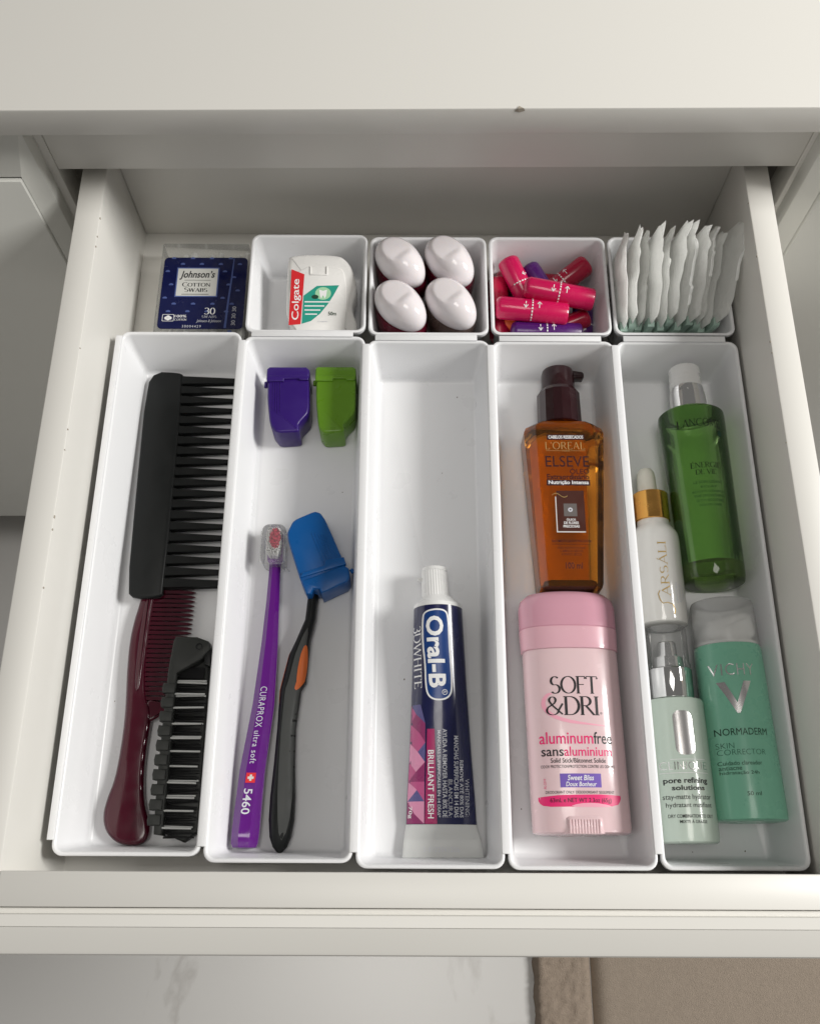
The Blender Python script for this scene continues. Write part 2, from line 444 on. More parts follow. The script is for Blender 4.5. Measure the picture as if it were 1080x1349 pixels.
# broad-nib capitals for the lettering that has thick and thin strokes
def arc(cx, cy, rx, ry, a0, a1, n=14): return [(cx + rx * math.cos(math.radians(a0 + (a1 - a0) * i / n)), cy + ry * math.sin(math.radians(a0 + (a1 - a0) * i / n))) for i in range(n + 1)]
def Sf(x, y, h=.09): return ('s', [(x - h, y), (x + h, y)], 1)
NIB = {
 'A': (.72, [('l', [(.06, 0), (.36, 1)], .45), ('l', [(.36, 1), (.66, 0)], 1), ('l', [(.16, .34), (.56, .34)], 1), Sf(.06, 0), Sf(.66, 0)]),
 'B': (.58, [('l', [(.1, 0), (.1, 1)], 1), ('l', [(.1, 1), (.28, 1)] + arc(.28, .76, .2, .24, 90, -90) + [(.1, .52)], 1), ('l', [(.1, .52), (.3, .52)] + arc(.3, .26, .24, .26, 90, -90) + [(.1, 0)], 1), Sf(.05, 0, .05), Sf(.05, 1, .05)]),
 'C': (.74, [('l', arc(.43, .5, .38, .5, 48, 312, 26), 1)]),
 'D': (.76, [('l', [(.1, 0), (.1, 1)], 1), ('l', [(.1, 1), (.3, 1)] + arc(.3, .5, .4, .5, 90, -90, 20) + [(.1, 0)], 1), Sf(.05, 0, .06), Sf(.05, 1, .06)]),
 'E': (.55, [('l', [(.1, 0), (.1, 1)], 1), ('l', [(.1, 1), (.48, 1), (.49, .88)], 1), ('l', [(.1, .52), (.42, .52)], 1), ('l', [(.1, 0), (.5, 0), (.51, .13)], 1), Sf(.05, 0, .06), Sf(.05, 1, .06)]),
 'F': (.52, [('l', [(.1, 0), (.1, 1)], 1), ('l', [(.1, 1), (.48, 1), (.49, .86)], 1), ('l', [(.1, .52), (.42, .52)], 1), Sf(.1, 0, .1), Sf(.05, 1, .06)]),
 'G': (.78, [('l', arc(.43, .5, .38, .5, 48, 330, 28), 1), ('l', [(.72, .08), (.72, .42)], 1), Sf(.68, .42, .1)]),
 'H': (.74, [('l', [(.1, 0), (.1, 1)], 1), ('l', [(.62, 0), (.62, 1)], 1), ('l', [(.1, .52), (.62, .52)], 1), Sf(.1, 0), Sf(.1, 1), Sf(.62, 0), Sf(.62, 1)]),
 'I': (.26, [('l', [(.13, 0), (.13, 1)], 1), Sf(.13, 0, .11), Sf(.13, 1, .11)]),
 'L': (.52, [('l', [(.1, 0), (.1, 1)], 1), ('l', [(.1, 0), (.48, 0), (.5, .14)], 1), Sf(.1, 1, .1), Sf(.05, 0, .06)]),
 'M': (.9, [('l', [(.1, 0), (.14, 1)], .5), ('l', [(.14, 1), (.44, .1)], 1), ('l', [(.44, .1), (.74, 1)], .45), ('l', [(.74, 1), (.78, 0)], 1), Sf(.1, 0), Sf(.78, 0), Sf(.1, 1, .06), Sf(.78, 1, .06)]),
 'N': (.8, [('l', [(.1, 0), (.1, 1)], .5), ('l', [(.1, 1), (.68, 0)], 1), ('l', [(.68, 0), (.68, 1)], .5), Sf(.1, 0), Sf(.68, 1), Sf(.06, 1, .06)]),
 'O': (.84, [('l', arc(.42, .5, .37, .5, 0, 360, 36), 1)]),
 'R': (.66, [('l', [(.1, 0), (.1, 1)], 1), ('l', [(.1, 1), (.28, 1)] + arc(.28, .75, .22, .25, 90, -90) + [(.1, .5)], 1), ('l', [(.28, .5), (.64, 0)], .95), Sf(.1, 0), Sf(.05, 1, .06), Sf(.64, 0, .05)]),
 'S': (.56, [('l', arc(.27, .745, .2, .255, 38, 250, 16) + arc(.28, .26, .23, .26, 80, -142, 16), 1)]),
 'T': (.66, [('l', [(.33, 0), (.33, 1)], 1), ('l', [(.03, .86), (.05, 1), (.61, 1), (.63, .86)], 1), Sf(.33, 0, .1)]),
 'U': (.76, [('l', [(.1, 1), (.1, .36)] + arc(.37, .34, .27, .34, 180, 360, 18) + [(.64, 1)], 1), Sf(.1, 1), Sf(.64, 1)]),
 'V': (.7, [('l', [(.05, 1), (.35, 0)], 1), ('l', [(.35, 0), (.65, 1)], .45), Sf(.05, 1), Sf(.65, 1)]),
 'W': (1.02, [('l', [(.05, 1), (.28, 0)], 1), ('l', [(.28, 0), (.51, 1)], .45), ('l', [(.51, 1), (.74, 0)], 1), ('l', [(.74, 0), (.97, 1)], .45), Sf(.05, 1), Sf(.97, 1)]),
 '3': (.52, [('l', arc(.24, .76, .2, .24, 150, -90, 14) + arc(.24, .27, .23, .27, 90, -150, 14), 1)]),
 '0': (.56, [('l', arc(.27, .5, .22, .5, 0, 360, 30), 1)]),
 '&': (.86, [('l', [(.8, .62), (.62, .28)] + arc(.33, .25, .27, .25, -30, -200, 14) + [(.12, .42), (.42, .64)] + arc(.33, .82, .15, .18, -40, 210, 14) + [(.3, .55), (.78, .02)], .8)]),
 "'": (.16, [('l', [(.1, 1), (.06, .8)], .8)]),
 ' ': (.34, []),
}
ACC = {'É': 'E', 'Á': 'A', 'Ô': 'O'}
def nib(s, thick=.13, thin=.045, serif=True, space=.06, small=0):
    V, F, x, lay = [], [], 0.0, 0
    for ci, ch in enumerate(s):
        base = ACC.get(ch, ch); wd, st = NIB[base]
        k = small if small and ci and s[ci - 1] != ' ' else 1
        strokes = list(st)
        if ch in 'ÉÁ': strokes.append(('l', [(wd * .45, 1.08), (wd * .62, 1.26)], .6))
        if ch == 'Ô': strokes.append(('l', [(wd * .32, 1.1), (wd * .5, 1.24), (wd * .68, 1.1)], .6))
        for kind, pts, wt in strokes:
            if kind == 's':
                if not serif: continue
                a, b = pts[0], pts[1]; i0 = len(V); t = thin * .5
                V += [((x + a[0] * k), a[1] * k - t), ((x + b[0] * k), a[1] * k - t), ((x + b[0] * k), a[1] * k + t), ((x + a[0] * k), a[1] * k + t)]
                F.append((i0, i0 + 1, i0 + 2, i0 + 3)); continue
            pl = [(x + p[0] * k, p[1] * k) for p in pts]; i0 = len(V); n = len(pl)
            for i, p in enumerate(pl):
                a, b = pl[max(0, i - 1)], pl[min(n - 1, i + 1)]
                dx, dy = b[0] - a[0], b[1] - a[1]; l = math.hypot(dx, dy) or 1; nx, ny = -dy / l, dx / l
                h = math.hypot(thick * wt * nx, thin * max(wt, .8) * ny) / 2
                V += [(p[0] + nx * h, p[1] + ny * h), (p[0] - nx * h, p[1] - ny * h)]
            for i in range(n - 1): F.append((i0 + 2 * i, i0 + 2 * i + 1, i0 + 2 * i + 3, i0 + 2 * i + 2))
        x += (wd + space) * k
    return norm(V, F)

def lay(geo, bx, rot=0):
    V, F = geo; x0, y0, x1, y1 = bx
    if rot == 0: W = [(x0 + u * (x1 - x0), y0 + v * (y1 - y0)) for u, v in V]
    elif rot < 0: W = [(x0 + v * (x1 - x0), y1 - u * (y1 - y0)) for u, v in V]
    else: W = [(x1 - v * (x1 - x0), y0 + u * (y1 - y0)) for u, v in V]
    return W, F

def letter(parent, s, bx, zf, m, rot=0, bold=0.0, shear=0.0, nb=None, eps=0.02, step=0.0, space=1.0, warp=None):
    g = lay(nib(s, **nb) if nb is not None else glyphs(s, bold, shear, space), bx, rot)
    if warp: g = ([warp(x, y) for x, y in g[0]], g[1])
    return up(mk('lettering', wrap(g, zf, eps, step), m, parent, smooth=False))

def struct(o, kind='structure'): o['kind'] = kind; return o
def tag(o, label, cat, group=None):
    o['label'] = label; o['category'] = cat
    if group: o['group'] = group
    return o

# ================================================================== SETTING
FZ = -53.0
o = mk('floor', ([(-250, -250, FZ), (250, -250, FZ), (250, 150, FZ), (-250, 150, FZ)], [(0, 1, 2, 3)]), 'marble', smooth=False, base=(0, 0, FZ)); struct(o)

# rug on the floor
rug = thing('bath_rug', 'beige woven bath rug with thicker looped border lying on the marble floor', 'rug', (40, -55, FZ))
def rug_geo(x0, x1, y0, y1, z, amp, st, wob=0.0):
    nx = int((x1 - x0) / st); ny = int((y1 - y0) / st); V, F = [], []
    for j in range(ny + 1):
        for i in range(nx + 1):
            e = min(i, nx - i, j, ny - j)
            x = x0 + (x1 - x0) * i / nx + (wob * math.sin(j * .7) * random.uniform(.3, 1) if i == 0 else 0)
            V.append((x, y0 + (y1 - y0) * j / ny, FZ + .02 if e == 0 else z + random.uniform(-amp, amp) - (.25 if e == 1 else 0)))
    for j in range(ny):
        for i in range(nx):
            a = j * (nx + 1) + i; F.append((a, a + 1, a + nx + 2, a + nx + 1))
    return V, F
mk('border', rug_geo(11.6, 17.4, -75, -22, FZ + 1.35, .16, .32, .12), 'rugband', rug, angle=80)
mk('pile', rug_geo(17.45, 60, -75, -22, FZ + 1.05, .03, .6), 'rug', rug, angle=80)

# vanity cabinet, very slightly turned against the pulled drawer
cab = thing('vanity_cabinet', 'off-white vanity cabinet with flat top and panelled doors round the open drawer', 'cabinet', (0, 8.9, FZ), rot=(0, 0, 0.0102))
def cbox(name, *a, m='paint', bev=0.08, parent=None): return mk(name, box(*a, bev), m, parent or cab)
ctop = cbox('countertop', -75, 75, 6.92, 62, 13.6, 15.42, m='top', bev=0.13)
mk('chip', ([(4.25, 6.90, 15.24), (4.42, 6.88, 15.45), (4.75, 6.90, 15.455), (4.82, 6.89, 15.28), (4.55, 6.88, 15.19), (4.5, 7.06, 15.46)], [(0, 1, 2, 3, 4), (1, 5, 2)]), 'chip', ctop, smooth=False)
cbox('top_rail', -22.0, 21.75, 8.9, 10.9, 8.82, 13.58)
for x0, x1 in ((-28, -22.02), (21.77, 28)):
    cbox('stile', x0, x1, 8.9, 10.9, FZ + 9, 13.58)
for x0, x1 in ((-28, -26.5), (26.3, 28)):
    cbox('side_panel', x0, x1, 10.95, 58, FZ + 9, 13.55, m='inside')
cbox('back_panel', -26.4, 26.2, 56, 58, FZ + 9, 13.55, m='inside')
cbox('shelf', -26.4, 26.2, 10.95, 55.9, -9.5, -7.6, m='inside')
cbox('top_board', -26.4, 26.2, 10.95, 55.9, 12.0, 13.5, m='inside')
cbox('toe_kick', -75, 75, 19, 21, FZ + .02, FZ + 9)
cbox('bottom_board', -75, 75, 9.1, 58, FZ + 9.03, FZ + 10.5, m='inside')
def door(x0, x1):
    # raised panel: wide chamfers fall back from a proud centre to the door's edges
    s = -1 if x1 < x0 else 1
    ztop, zbot, yf, yb = 13.5, -44.4, 6.95, 8.87
    ye = yf + .85
    d = mk('door', box(min(x0, x1), max(x0, x1), ye, yb, zbot, ztop, .04), 'door', cab)
    xi, zi, zl = x0 + s * .95, 10.15, zbot + 1.9
    V = [(x0 + s * .02, ye - .01, ztop - .02), (x1, ye - .01, ztop - .02), (x1, yf + .25, zi), (xi, yf + .25, zi), (xi, yf + .25, zl), (x0 + s * .02, ye - .01, zbot + .02), (x1, ye - .01, zbot + .02), (x1, yf + .25, zl)]
    for q in ((0, 1, 2, 3), (0, 3, 4, 5), (5, 4, 7, 6)): mk('bevel', ([V[k] for k in q], [(0, 1, 2, 3)]), 'door', d, smooth=False)
    mk('panel', box(min(xi + s * .03, x1), max(xi + s * .03, x1), yf, yf + .5, zl + .03, zi - .12, .06), 'door', d)
door(-22.5, -74)
door(22.05, 74)

# ================================================================== DRAWER
HD = 8.3
XL, XR = -19.32, 18.86
dr = thing('drawer', 'open off-white drawer with worn edges holding white organiser bins', 'drawer', (0, -10, -1.2))
mk('bottom_panel', box(XL - .3, XR + .3, -30.3, 11.0, -.6, 0.0, 0), 'paint', dr)
sl = mk('side_panel', box(XL - 1.5, XL, -31.68, 12.5, -1.2, HD, .09), 'paint', dr)
sr = mk('side_panel', box(XR, XR + 1.5, -31.68, 12.5, -1.2, HD, .09), 'paint', dr)
mk('back_panel', box(XL + .01, XR - .01, 10.92, 12.4, 0.01, HD - .05, .06), 'paint', dr)
mk('box_front', box(XL + .005, XR - .005, -31.69, -30.2, -1.2, HD - .004, .07), 'paint', dr)
# drawer face: shallow groove, flat lip and a chamfer that falls away to the front
prof = [(-31.72, HD - .30), (-31.95, HD - .26), (-31.97, HD + .0), (-32.0, HD + .04), (-32.47, HD + .04), (-32.5, HD - .06), (-33.48, HD - .52), (-33.6, HD - .6), (-33.66, HD - .75), (-33.66, -6), (-31.72, -6)]
V = [(x, y, z) for x in (-22.4, 22.1) for y, z in prof]; n = len(prof)
F = [tuple(range(n - 1, -1, -1)), tuple(range(n, 2 * n))] + [(i, (i + 1) % n, n + (i + 1) % n, n + i) for i in range(n)]
mk('front_panel', (V, F), 'paint', dr, smooth=True, angle=20)
for px, py, s in ((-19.33, 5.6, .10), (-19.33, 4.3, .07), (-19.33, 3.6, .08), (-19.34, -3.2, .06), (-19.33, -8.2, .07), (-19.33, -9.4, .05), (-19.33, -13.2, .12), (-19.33, -13.9, .08), (-19.33, -17.0, .07), (18.87, 6.9, .06), (18.87, 3.1, .08), (18.87, -2.6, .10), (18.87, -3.3, .06), (18.87, -8.8, .05)):
    mk('chip', box(px - .035, px + .035, py - s * .7, py + s * .7, HD - .12, HD - .02, .02, 1), 'chip', dr)

# ================================================================== BINS
def bin_geo(cx, y1, ln, a=3.68, flange=(False, False)):
    b = ln / 2; cy = y1 - b
    S = [(.53, 0, .3), (.48, .05, .35), (.22, 3.8, .5), (.02, 3.82, .55), (0, 3.9, .55), (.02, 4.08, .55), (.09, 4.12, .5), (.17, 4.1, .45), (.23, 4.0, .42), (.60, .5, .3), (.66, .30, .28), (.80, .2, .2)]
    g = [loft([rrect(cx, cy, a - d, b - d, r, z) for d, z, r in S])]
    if flange[0]: g.append(box(cx - a - flange[0], cx - a + .12, cy - b + .75, cy + b - .35, 4.125, 4.22, .03))
    if flange[1]: g.append(box(cx - a + .45, cx + a - .75, cy + b - .1, cy + b + .28, 4.13, 4.23, .03))
    return join(*g)
OFF = [.52, .24, 0, -.04, -.02]
BL = ['long white bin holding the black comb and folding brush', 'long white bin holding toothbrushes and brush covers', 'long white bin holding only the toothpaste tube',
      'long white bin holding the amber bottle and pink deodorant', 'long white bin holding green and white skincare bottles']
BINS = []
for i in range(5):
    cx = -15 + 7.5 * i
    y1 = OFF[i]
    o = mk('organizer_bin', bin_geo(cx, y1, 30.0, flange=(.24 if i == 0 else .30, i > 0)), 'bin', base=(cx, y1 - 15, 0), angle=50)
    tag(o, BL[i], 'bin', 'long organiser bins side by side'); o['_cm'] = [cx, y1 - 15, 0]; BINS.append(o)
SL = ['small white square bin holding the dental floss', 'small white square bin holding four white capped bottles', 'small white square bin full of pink and purple tampons', 'small white square bin stuffed with wrapped liners']
for i in range(4):
    cx = -7.5 + 7.5 * i
    y1 = (7.75, 7.6, 7.63, 7.65)[i]
    o = mk('organizer_bin', bin_geo(cx, y1, 7.25), 'bin', base=(cx, y1 - 3.6, 0), angle=50)
    tag(o, SL[i], 'bin', 'small square organiser bins at the back')

rnd = random.Random(21)
for par, x, y, zz, r in ((BINS[2], -1.35, -19.9, .2, .055), (BINS[2], 1.9, -1.8, .2, .05), (BINS[2], .9, -7.1, .2, .03), (BINS[1], -5.2, -8.4, .2, .035), (BINS[1], -10.6, -8.0, .2, .03), (BINS[0], -17.6, -21.2, .21, .03), (BINS[3], 5.0, -26.9, .2, .04), (BINS[4], 16.8, -29.0, .2, .04), (BINS[4], 14.0, -29.05, .2, .03)):
    decal('speck', [(x + r * rnd.uniform(.5, 1.2) * math.cos(a), y + r * rnd.uniform(.5, 1.6) * math.sin(a)) for a in [k * 1.047 for k in range(6)]], flat(zz), 'speck', par, .006)

# ================================================================== COTTON SWAB PACK
t = thing('cotton_swab_pack', 'clear plastic cotton swab box with dark blue printed label', 'swab box', (-14.4, 4.6, 0))
V, F = box(-17.45, -11.75, .75, 8.65, 0.03, 2.0, .12)
mk('clear_case', (V, F), 'clearbox', t)
lb = mk('label', loft([[(x, y, z) for x, y, _ in rrect(-14.47, 4.75, 2.72, 2.72, .3, 0)] for z in (2.01, 2.035)]), 'navy', t)
z = flat(2.035)
decal('frame', rect(-16.3, 4.42, -13.55, 6.68), z, 'dots', lb, .004)
decal('panel', rect(-16.22, 4.5, -13.63, 6.6), z, 'cream', lb, .008)
letter(lb, 'Johnson’s', (-16.08, 5.72, -13.8, 6.42), z, 'ink_k', bold=.02, shear=.25, eps=.014)
decal('rule', rect(-15.75, 5.68, -14.05, 5.71), z, 'ink_k', lb, .014)
letter(lb, 'COTTON', (-15.87, 5.2, -14.05, 5.53), z, 'ink_k', nb=dict(small=.84, thick=.15), eps=.014)
letter(lb, 'SWABS', (-15.7, 4.8, -14.2, 5.13), z, 'ink_k', nb=dict(small=.84, thick=.15), eps=.014)
decal('rule', rect(-15.85, 4.6, -14.1, 4.64), z, 'ink_k', lb, .014)
letter(lb, '30', (-14.28, 3.1, -13.57, 3.6), z, 'ink_w', nb=dict(thick=.13, thin=.06), eps=.01)
letter(lb, 'SWABS', (-14.4, 2.84, -13.46, 3.02), z, 'ink_g', nb=dict(thick=.13, thin=.07, space=.2), eps=.01)
letter(lb, 'Johnson & Johnson', (-14.72, 2.46, -13.15, 2.72), z, 'ink_g', shear=.3, eps=.01)
letter(lb, '100%', (-16.13, 2.87, -15.38, 3.06), z, 'ink_w', bold=.01, eps=.01)
letter(lb, 'COTTON', (-16.13, 2.63, -15.36, 2.8), z, 'ink_w', nb=dict(small=.84), eps=.01)
letter(lb, '30004429', (-15.6, 2.12, -14.4, 2.3), z, 'ink_g', eps=.01, space=1.3)
fr = rrpoly(-16.92, 2.58, -16.17, 3.1, .06)
mk('emblem', wrap((fr + rrpoly(-16.89, 2.61, -16.2, 3.07, .05), [(i, (i + 1) % len(fr), len(fr) + (i + 1) % len(fr), len(fr) + i) for i in range(len(fr))]), z, .01), 'ink_w', lb, smooth=False)
for dx, dy in ((0, .06), (-.12, -.02), (.12, -.02), (0, -.08)): decal('emblem', disc(-16.54 + dx, 2.84 + dy, .12), z, 'ink_w', lb, .011 + .001 * (dx + .2))
decal('foil_strip', [(-12.95, 2.1), (-12.8, 2.1), (-12.74, 4.2), (-12.66, 5.8), (-12.62, 7.42), (-12.68, 7.42), (-12.76, 5.8), (-12.86, 4.2)], z, 'dots', lb, .008)
for k in range(9):
    for r_ in range(6):
        x = -16.9 + k * .62 + (r_ % 2) * .31; y = 2.3 + r_ * 1.02 - (k % 2) * .45
        if -16.5 < x < -13.4 and 4.2 < y < 6.9: continue
        if y < 3.2 and x > -17 and -16.95 < x < -13.1: continue
        if x > -11.95 or k % 2 and r_ in (1,): continue
        dm = [(x - .13, y - .05), (x + .13, y - .05), (x + .15, y + .02), (x + .05, y + .10), (x - .07, y + .09), (x - .15, y + .02)]
        decal('cotton_boll', dm, z, 'dots', lb, .006)
letter(lb, '30 30 30', (-12.5, 2.3, -12.25, 3.7), z, 'ink_g', rot=1, eps=.01)
swab = None
for k in range(9):
    x = -16.6 + k * .58
    p = (x, 4.9, .6 + .25 * (k % 3) + .25)
    if swab is None:
        swab = thing('cotton_swab', 'thin white cotton swab lying inside the blue labelled box', 'cotton swab', p, 'swabs inside the blue labelled box')
        parts = [mk('stick', tube([(x, 1.8, p[2]), (x, 7.7, p[2])], .11), 'white', swab)]
        for a, b in ((7.1, 8.35), (2.7, 1.4)):
            d = (b - a)
            parts.append(mk('cotton_tip', tube([(x, a, p[2]), (x, a + d * .25, p[2]), (x, a + d * .6, p[2]), (x, a + d * .9, p[2]), (x, b, p[2])], [.12, .22, .27, .2, .05], 10), 'cotton', swab))
    else:
        r2 = swab.copy(); C.objects.link(r2); r2.location = Vector(p) * U; r2['_cm'] = list(p)
        for c in parts: c2 = c.copy(); C.objects.link(c2); c2.parent = r2

# ================================================================== DENTAL FLOSS
t = thing('dental_floss', 'white dental floss dispenser with red and teal label in small bin', 'dental floss', (-6.7, 1.25, .35), rot=(math.radians(12.5), 0, 0))
out = smooth_poly([(-8.95, 1.3), (-8.95, 6.6), (-8.75, 7.15), (-5.75, 7.15), (-5.1, 6.75), (-4.62, 5.8), (-4.5, 4.6), (-4.75, 3.9), (-4.75, 3.3), (-4.45, 2.6), (-4.45, 1.7), (-4.7, 1.3)], 2)
mk('case', prism(out, .42, 2.55, .32), 'flossw', t)
zt = flat(2.55)
ins = [(-8.75, 1.6), (-8.75, 6.2), (-5.6, 6.35), (-5.15, 5.6), (-5.1, 2.2), (-5.4, 1.6)]
mk('face', prism(smooth_poly(ins, 2), 2.5, 2.61, .06), 'flossw', t)
zt = flat(2.61)
rb = decal('red_band', [(-8.72, 2.35), (-7.97, 2.42), (-7.80, 5.72), (-8.62, 6.05)], zt, 'redlab', t)
letter(t, 'Colgate', (-8.55, 2.7, -7.98, 5.4), zt, 'ink_w', rot=1, bold=.008, eps=.02)
lf = [(-7.90, 2.45)] + [(-7.90 + 2.3 * s, 2.45 + 2.55 * s ** 1.9) for s in (.25, .5, .7, .85, 1)] + [(-7.0, 4.95), (-7.82, 4.3)]
decal('teal_leaf', lf, zt, 'teal', t)
decal('tooth_glow', disc(-6.6, 4.45, .5, .42), zt, 'palegreen', t, .016)
decal('tooth', [(-6.85, 4.7), (-6.6, 4.62), (-6.35, 4.7), (-6.4, 4.3), (-6.5, 4.1), (-6.56, 4.3), (-6.64, 4.3), (-6.7, 4.1), (-6.8, 4.3)], zt, 'ink_w', t, .02)
decal('mint_leaf', disc(-7.1, 4.22, .22, .14), zt, 'ink_dg', t, .021)
for k, (a, b) in enumerate(((-7.75, -6.0), (-7.75, -6.5), (-7.75, -6.75), (-7.7, -6.95))):
    decal('print_line', rect(a, 3.85 - .27 * k, b, 3.93 - .27 * k), zt, 'ink_w', t, .02)
letter(t, '50m', (-6.25, 3.0, -5.75, 3.25), zt, 'ink_dg', bold=.01, eps=.02)
letter(t, 'Colgate', (-6.9, 2.55, -6.3, 2.65), zt, 'ink_g', eps=.02)
mk('lid_latch', join(box(-7.45, -7.38, 5.75, 6.25, 2.58, 2.68, .02), box(-6.42, -6.35, 5.7, 6.25, 2.58, 2.68, .02), box(-7.45, -6.35, 5.66, 5.74, 2.58, 2.67, .02)), 'flossw', t)
mk('lid_hinge', join(box(-8.4, -8.2, 1.32, 1.75, 2.55, 2.66, .03), box(-6.1, -5.9, 1.32, 1.75, 2.55, 2.66, .03)), 'flossw', t)

# ================================================================== FOUR CAPPED BOTTLES
def egg(cx, cy, cz, rx, ry, rz, ang, cut):
    bm = bmesh.new(); bmesh.ops.create_uvsphere(bm, u_segments=64, v_segments=44, radius=1)
    V = []
    for v in bm.verts:
        x, y, zz = v.co
        x2 = x * rx * (1.0); wdt = 1 - .10 * x
        y2 = y * ry * wdt; z2 = zz * rz
        # shallow thumb flat on the rear half of the top
        pl = rz * .80 + x2 * cut
        if z2 > pl:
            e = max(0, min(1, (.6 - x2) / .6)); e = e * e * (3 - 2 * e)
            z2 = pl + (z2 - pl) * (1 - .8 * e)
        c, s = math.cos(ang), math.sin(ang)
        V.append((cx + c * x2 - s * y2, cy + s * x2 + c * y2, cz + z2))
    bm.verts.index_update()
    F = [tuple(v.index for v in f.verts) for f in bm.faces]; bm.free()
    return V, F
def ellip(cx, cy, z, a, b, ang, n=32):
    c, s = math.cos(ang), math.sin(ang)
    return [(cx + c * a * math.cos(2 * math.pi * i / n) - s * b * math.sin(2 * math.pi * i / n), cy + s * a * math.cos(2 * math.pi * i / n) + c * b * math.sin(2 * math.pi * i / n), z) for i in range(n)]
LB = ['white capped wine red bottle in corner beside the floss bin and back rim', 'white capped wine red bottle at the back beside the tampon bin', 'white capped wine red bottle at the front beside the floss bin', 'white capped smoky clear bottle at the front beside the tampon bin']
for k, (x, y, m) in enumerate(((-1.72, 5.62, 'wine'), (1.36, 5.72, 'wine'), (-1.68, 2.42, 'wine'), (1.42, 2.58, 'smoke'))):
    t = thing('roll_on_bottle', LB[k], 'bottle', (x, y, .2), 'capped bottles in the small bin')
    an = math.radians(-50 - (k % 2) * 4 + k)
    mk('body', loft([ellip(x, y, zz, a, b, an) for zz, a, b in ((.22, 1.4, .95), (.3, 1.6, 1.15), (1.6, 1.82, 1.32), (2.6, 1.92, 1.38), (3.2, 1.95, 1.38), (3.6, 1.86, 1.28))]), m, t)
    mk('cap', egg(x, y, 4.05, 1.95, 1.28, 1.3, an, .12), 'egg', t, angle=25)

# ================================================================== TAMPONS
def tampon(p, q, r, m, label, mark=True, grp='tampons in the small bin', roll=0.0):
    p, q = Vector(p), Vector(q); d = (q - p); L_ = d.length; d.normalize()
    t = thing('tampon', label, 'tampon', tuple((p + q) / 2), grp)
    side = d.cross(Vector((0, 0, 1))).normalized(); upv = side.cross(d)
    st = [(0, .45), (.05, .72), (.16, .92), (.34, 1.0), (L_ * .5 - .02, 1.0), (L_ * .5, 1.03), (L_ * .5 + .02, 1.0), (L_ - .12, .98), (L_, .88)]
    rings = []
    for s, k in st:
        c = p + d * s
        rings.append([tuple(c + side * (r * k * math.cos(2 * math.pi * i / 28)) * (1 + .015 * math.cos(7 * 2 * math.pi * i / 28)) + upv * (r * k * math.sin(2 * math.pi * i / 28))) for i in range(28)])
    b = mk('wrapper', loft(rings), m, t)
    if mark:
        def put(s, a): # s along the tube, a angle from top
            a += roll
            return tuple(p + d * s + side * (r * 1.035 * math.sin(a)) + upv * (r * 1.035 * math.cos(a)))
        V, F = [], []
        def quad(s0, s1, a0, a1):
            i = len(V); V.extend([put(s0, a0), put(s1, a0), put(s1, a1), put(s0, a1)]); F.append((i, i + 1, i + 2, i + 3))
        for k in range(-5, 6): quad(L_ * .5 - .04, L_ * .5 + .04, k * .27, k * .27 + .17)
        for sg, s0 in ((1, L_ * .5 - .42), (-1, L_ * .5 + .42)):
            quad(s0 - .025, s0 + .025, -.28, .28)
            for h in (-1, 1):
                for k in range(3): quad(s0 + h * (.02 + .045 * k) - .025, s0 + h * (.02 + .045 * k) + .025, sg * (.30 - .09 * k) - .05, sg * (.30 - .09 * k) + .05)
        mk('print', (V, F), 'ink_w', b, smooth=False)
    return t
tampon((6.0, 4.2, 3.55), (10.35, 3.40, 3.35), .72, 'pink', 'bright pink tampon lying uppermost across the pile', roll=.15)
tampon((4.2, 2.95, 3.2), (8.7, 2.5, 3.1), .72, 'pink', 'pink tampon lying across the front of the pile above the orange one')
tampon((5.05, 6.8, 2.95), (6.7, 3.6, 1.9), .70, 'pink', 'pink tampon leaning back to front under the bright pink one', roll=-.7)
tampon((6.45, 6.75, 2.3), (8.3, 3.9, 1.5), .68, 'violet', 'purple tampon slanting towards the back wall of the bin', roll=.4)
tampon((10.35, 6.7, 2.7), (7.2, 4.6, 1.4), .70, 'red', 'dark red tampon pointing into the rear corner beside the liners', roll=.3)
tampon((4.55, 6.0, 1.9), (4.62, 1.6, 1.5), .66, 'red', 'red tampon lying along the wall beside the white capped bottles', mark=False)
tampon((4.75, 2.85, 1.7), (9.1, 2.35, 1.4), .66, 'orangef', 'orange tampon half hidden between pink and purple ones', mark=False)
tampon((5.2, 1.62, 2.45), (9.6, 1.62, 2.3), .68, 'violet', 'purple tampon lying along the front rim of the bin')
tampon((10.05, 4.4, 1.5), (9.95, 1.2, .95), .66, 'violet', 'dark purple tampon in the shadow at the end of the pile', roll=.2)
tampon((9.9, 5.9, 1.0), (6.2, 5.3, .9), .66, 'violet', 'dark purple tampon buried under the red one', mark=False)

tampon((10.3, 3.0, 2.15), (6.4, 1.9, 1.0), .62, 'red', 'dark red tampon wedged low under the front pink and purple ones', mark=False)
tampon((4.5, 6.55, .95), (8.9, 6.3, .95), .62, 'red', 'dark red tampon lying along the foot of the back wall')

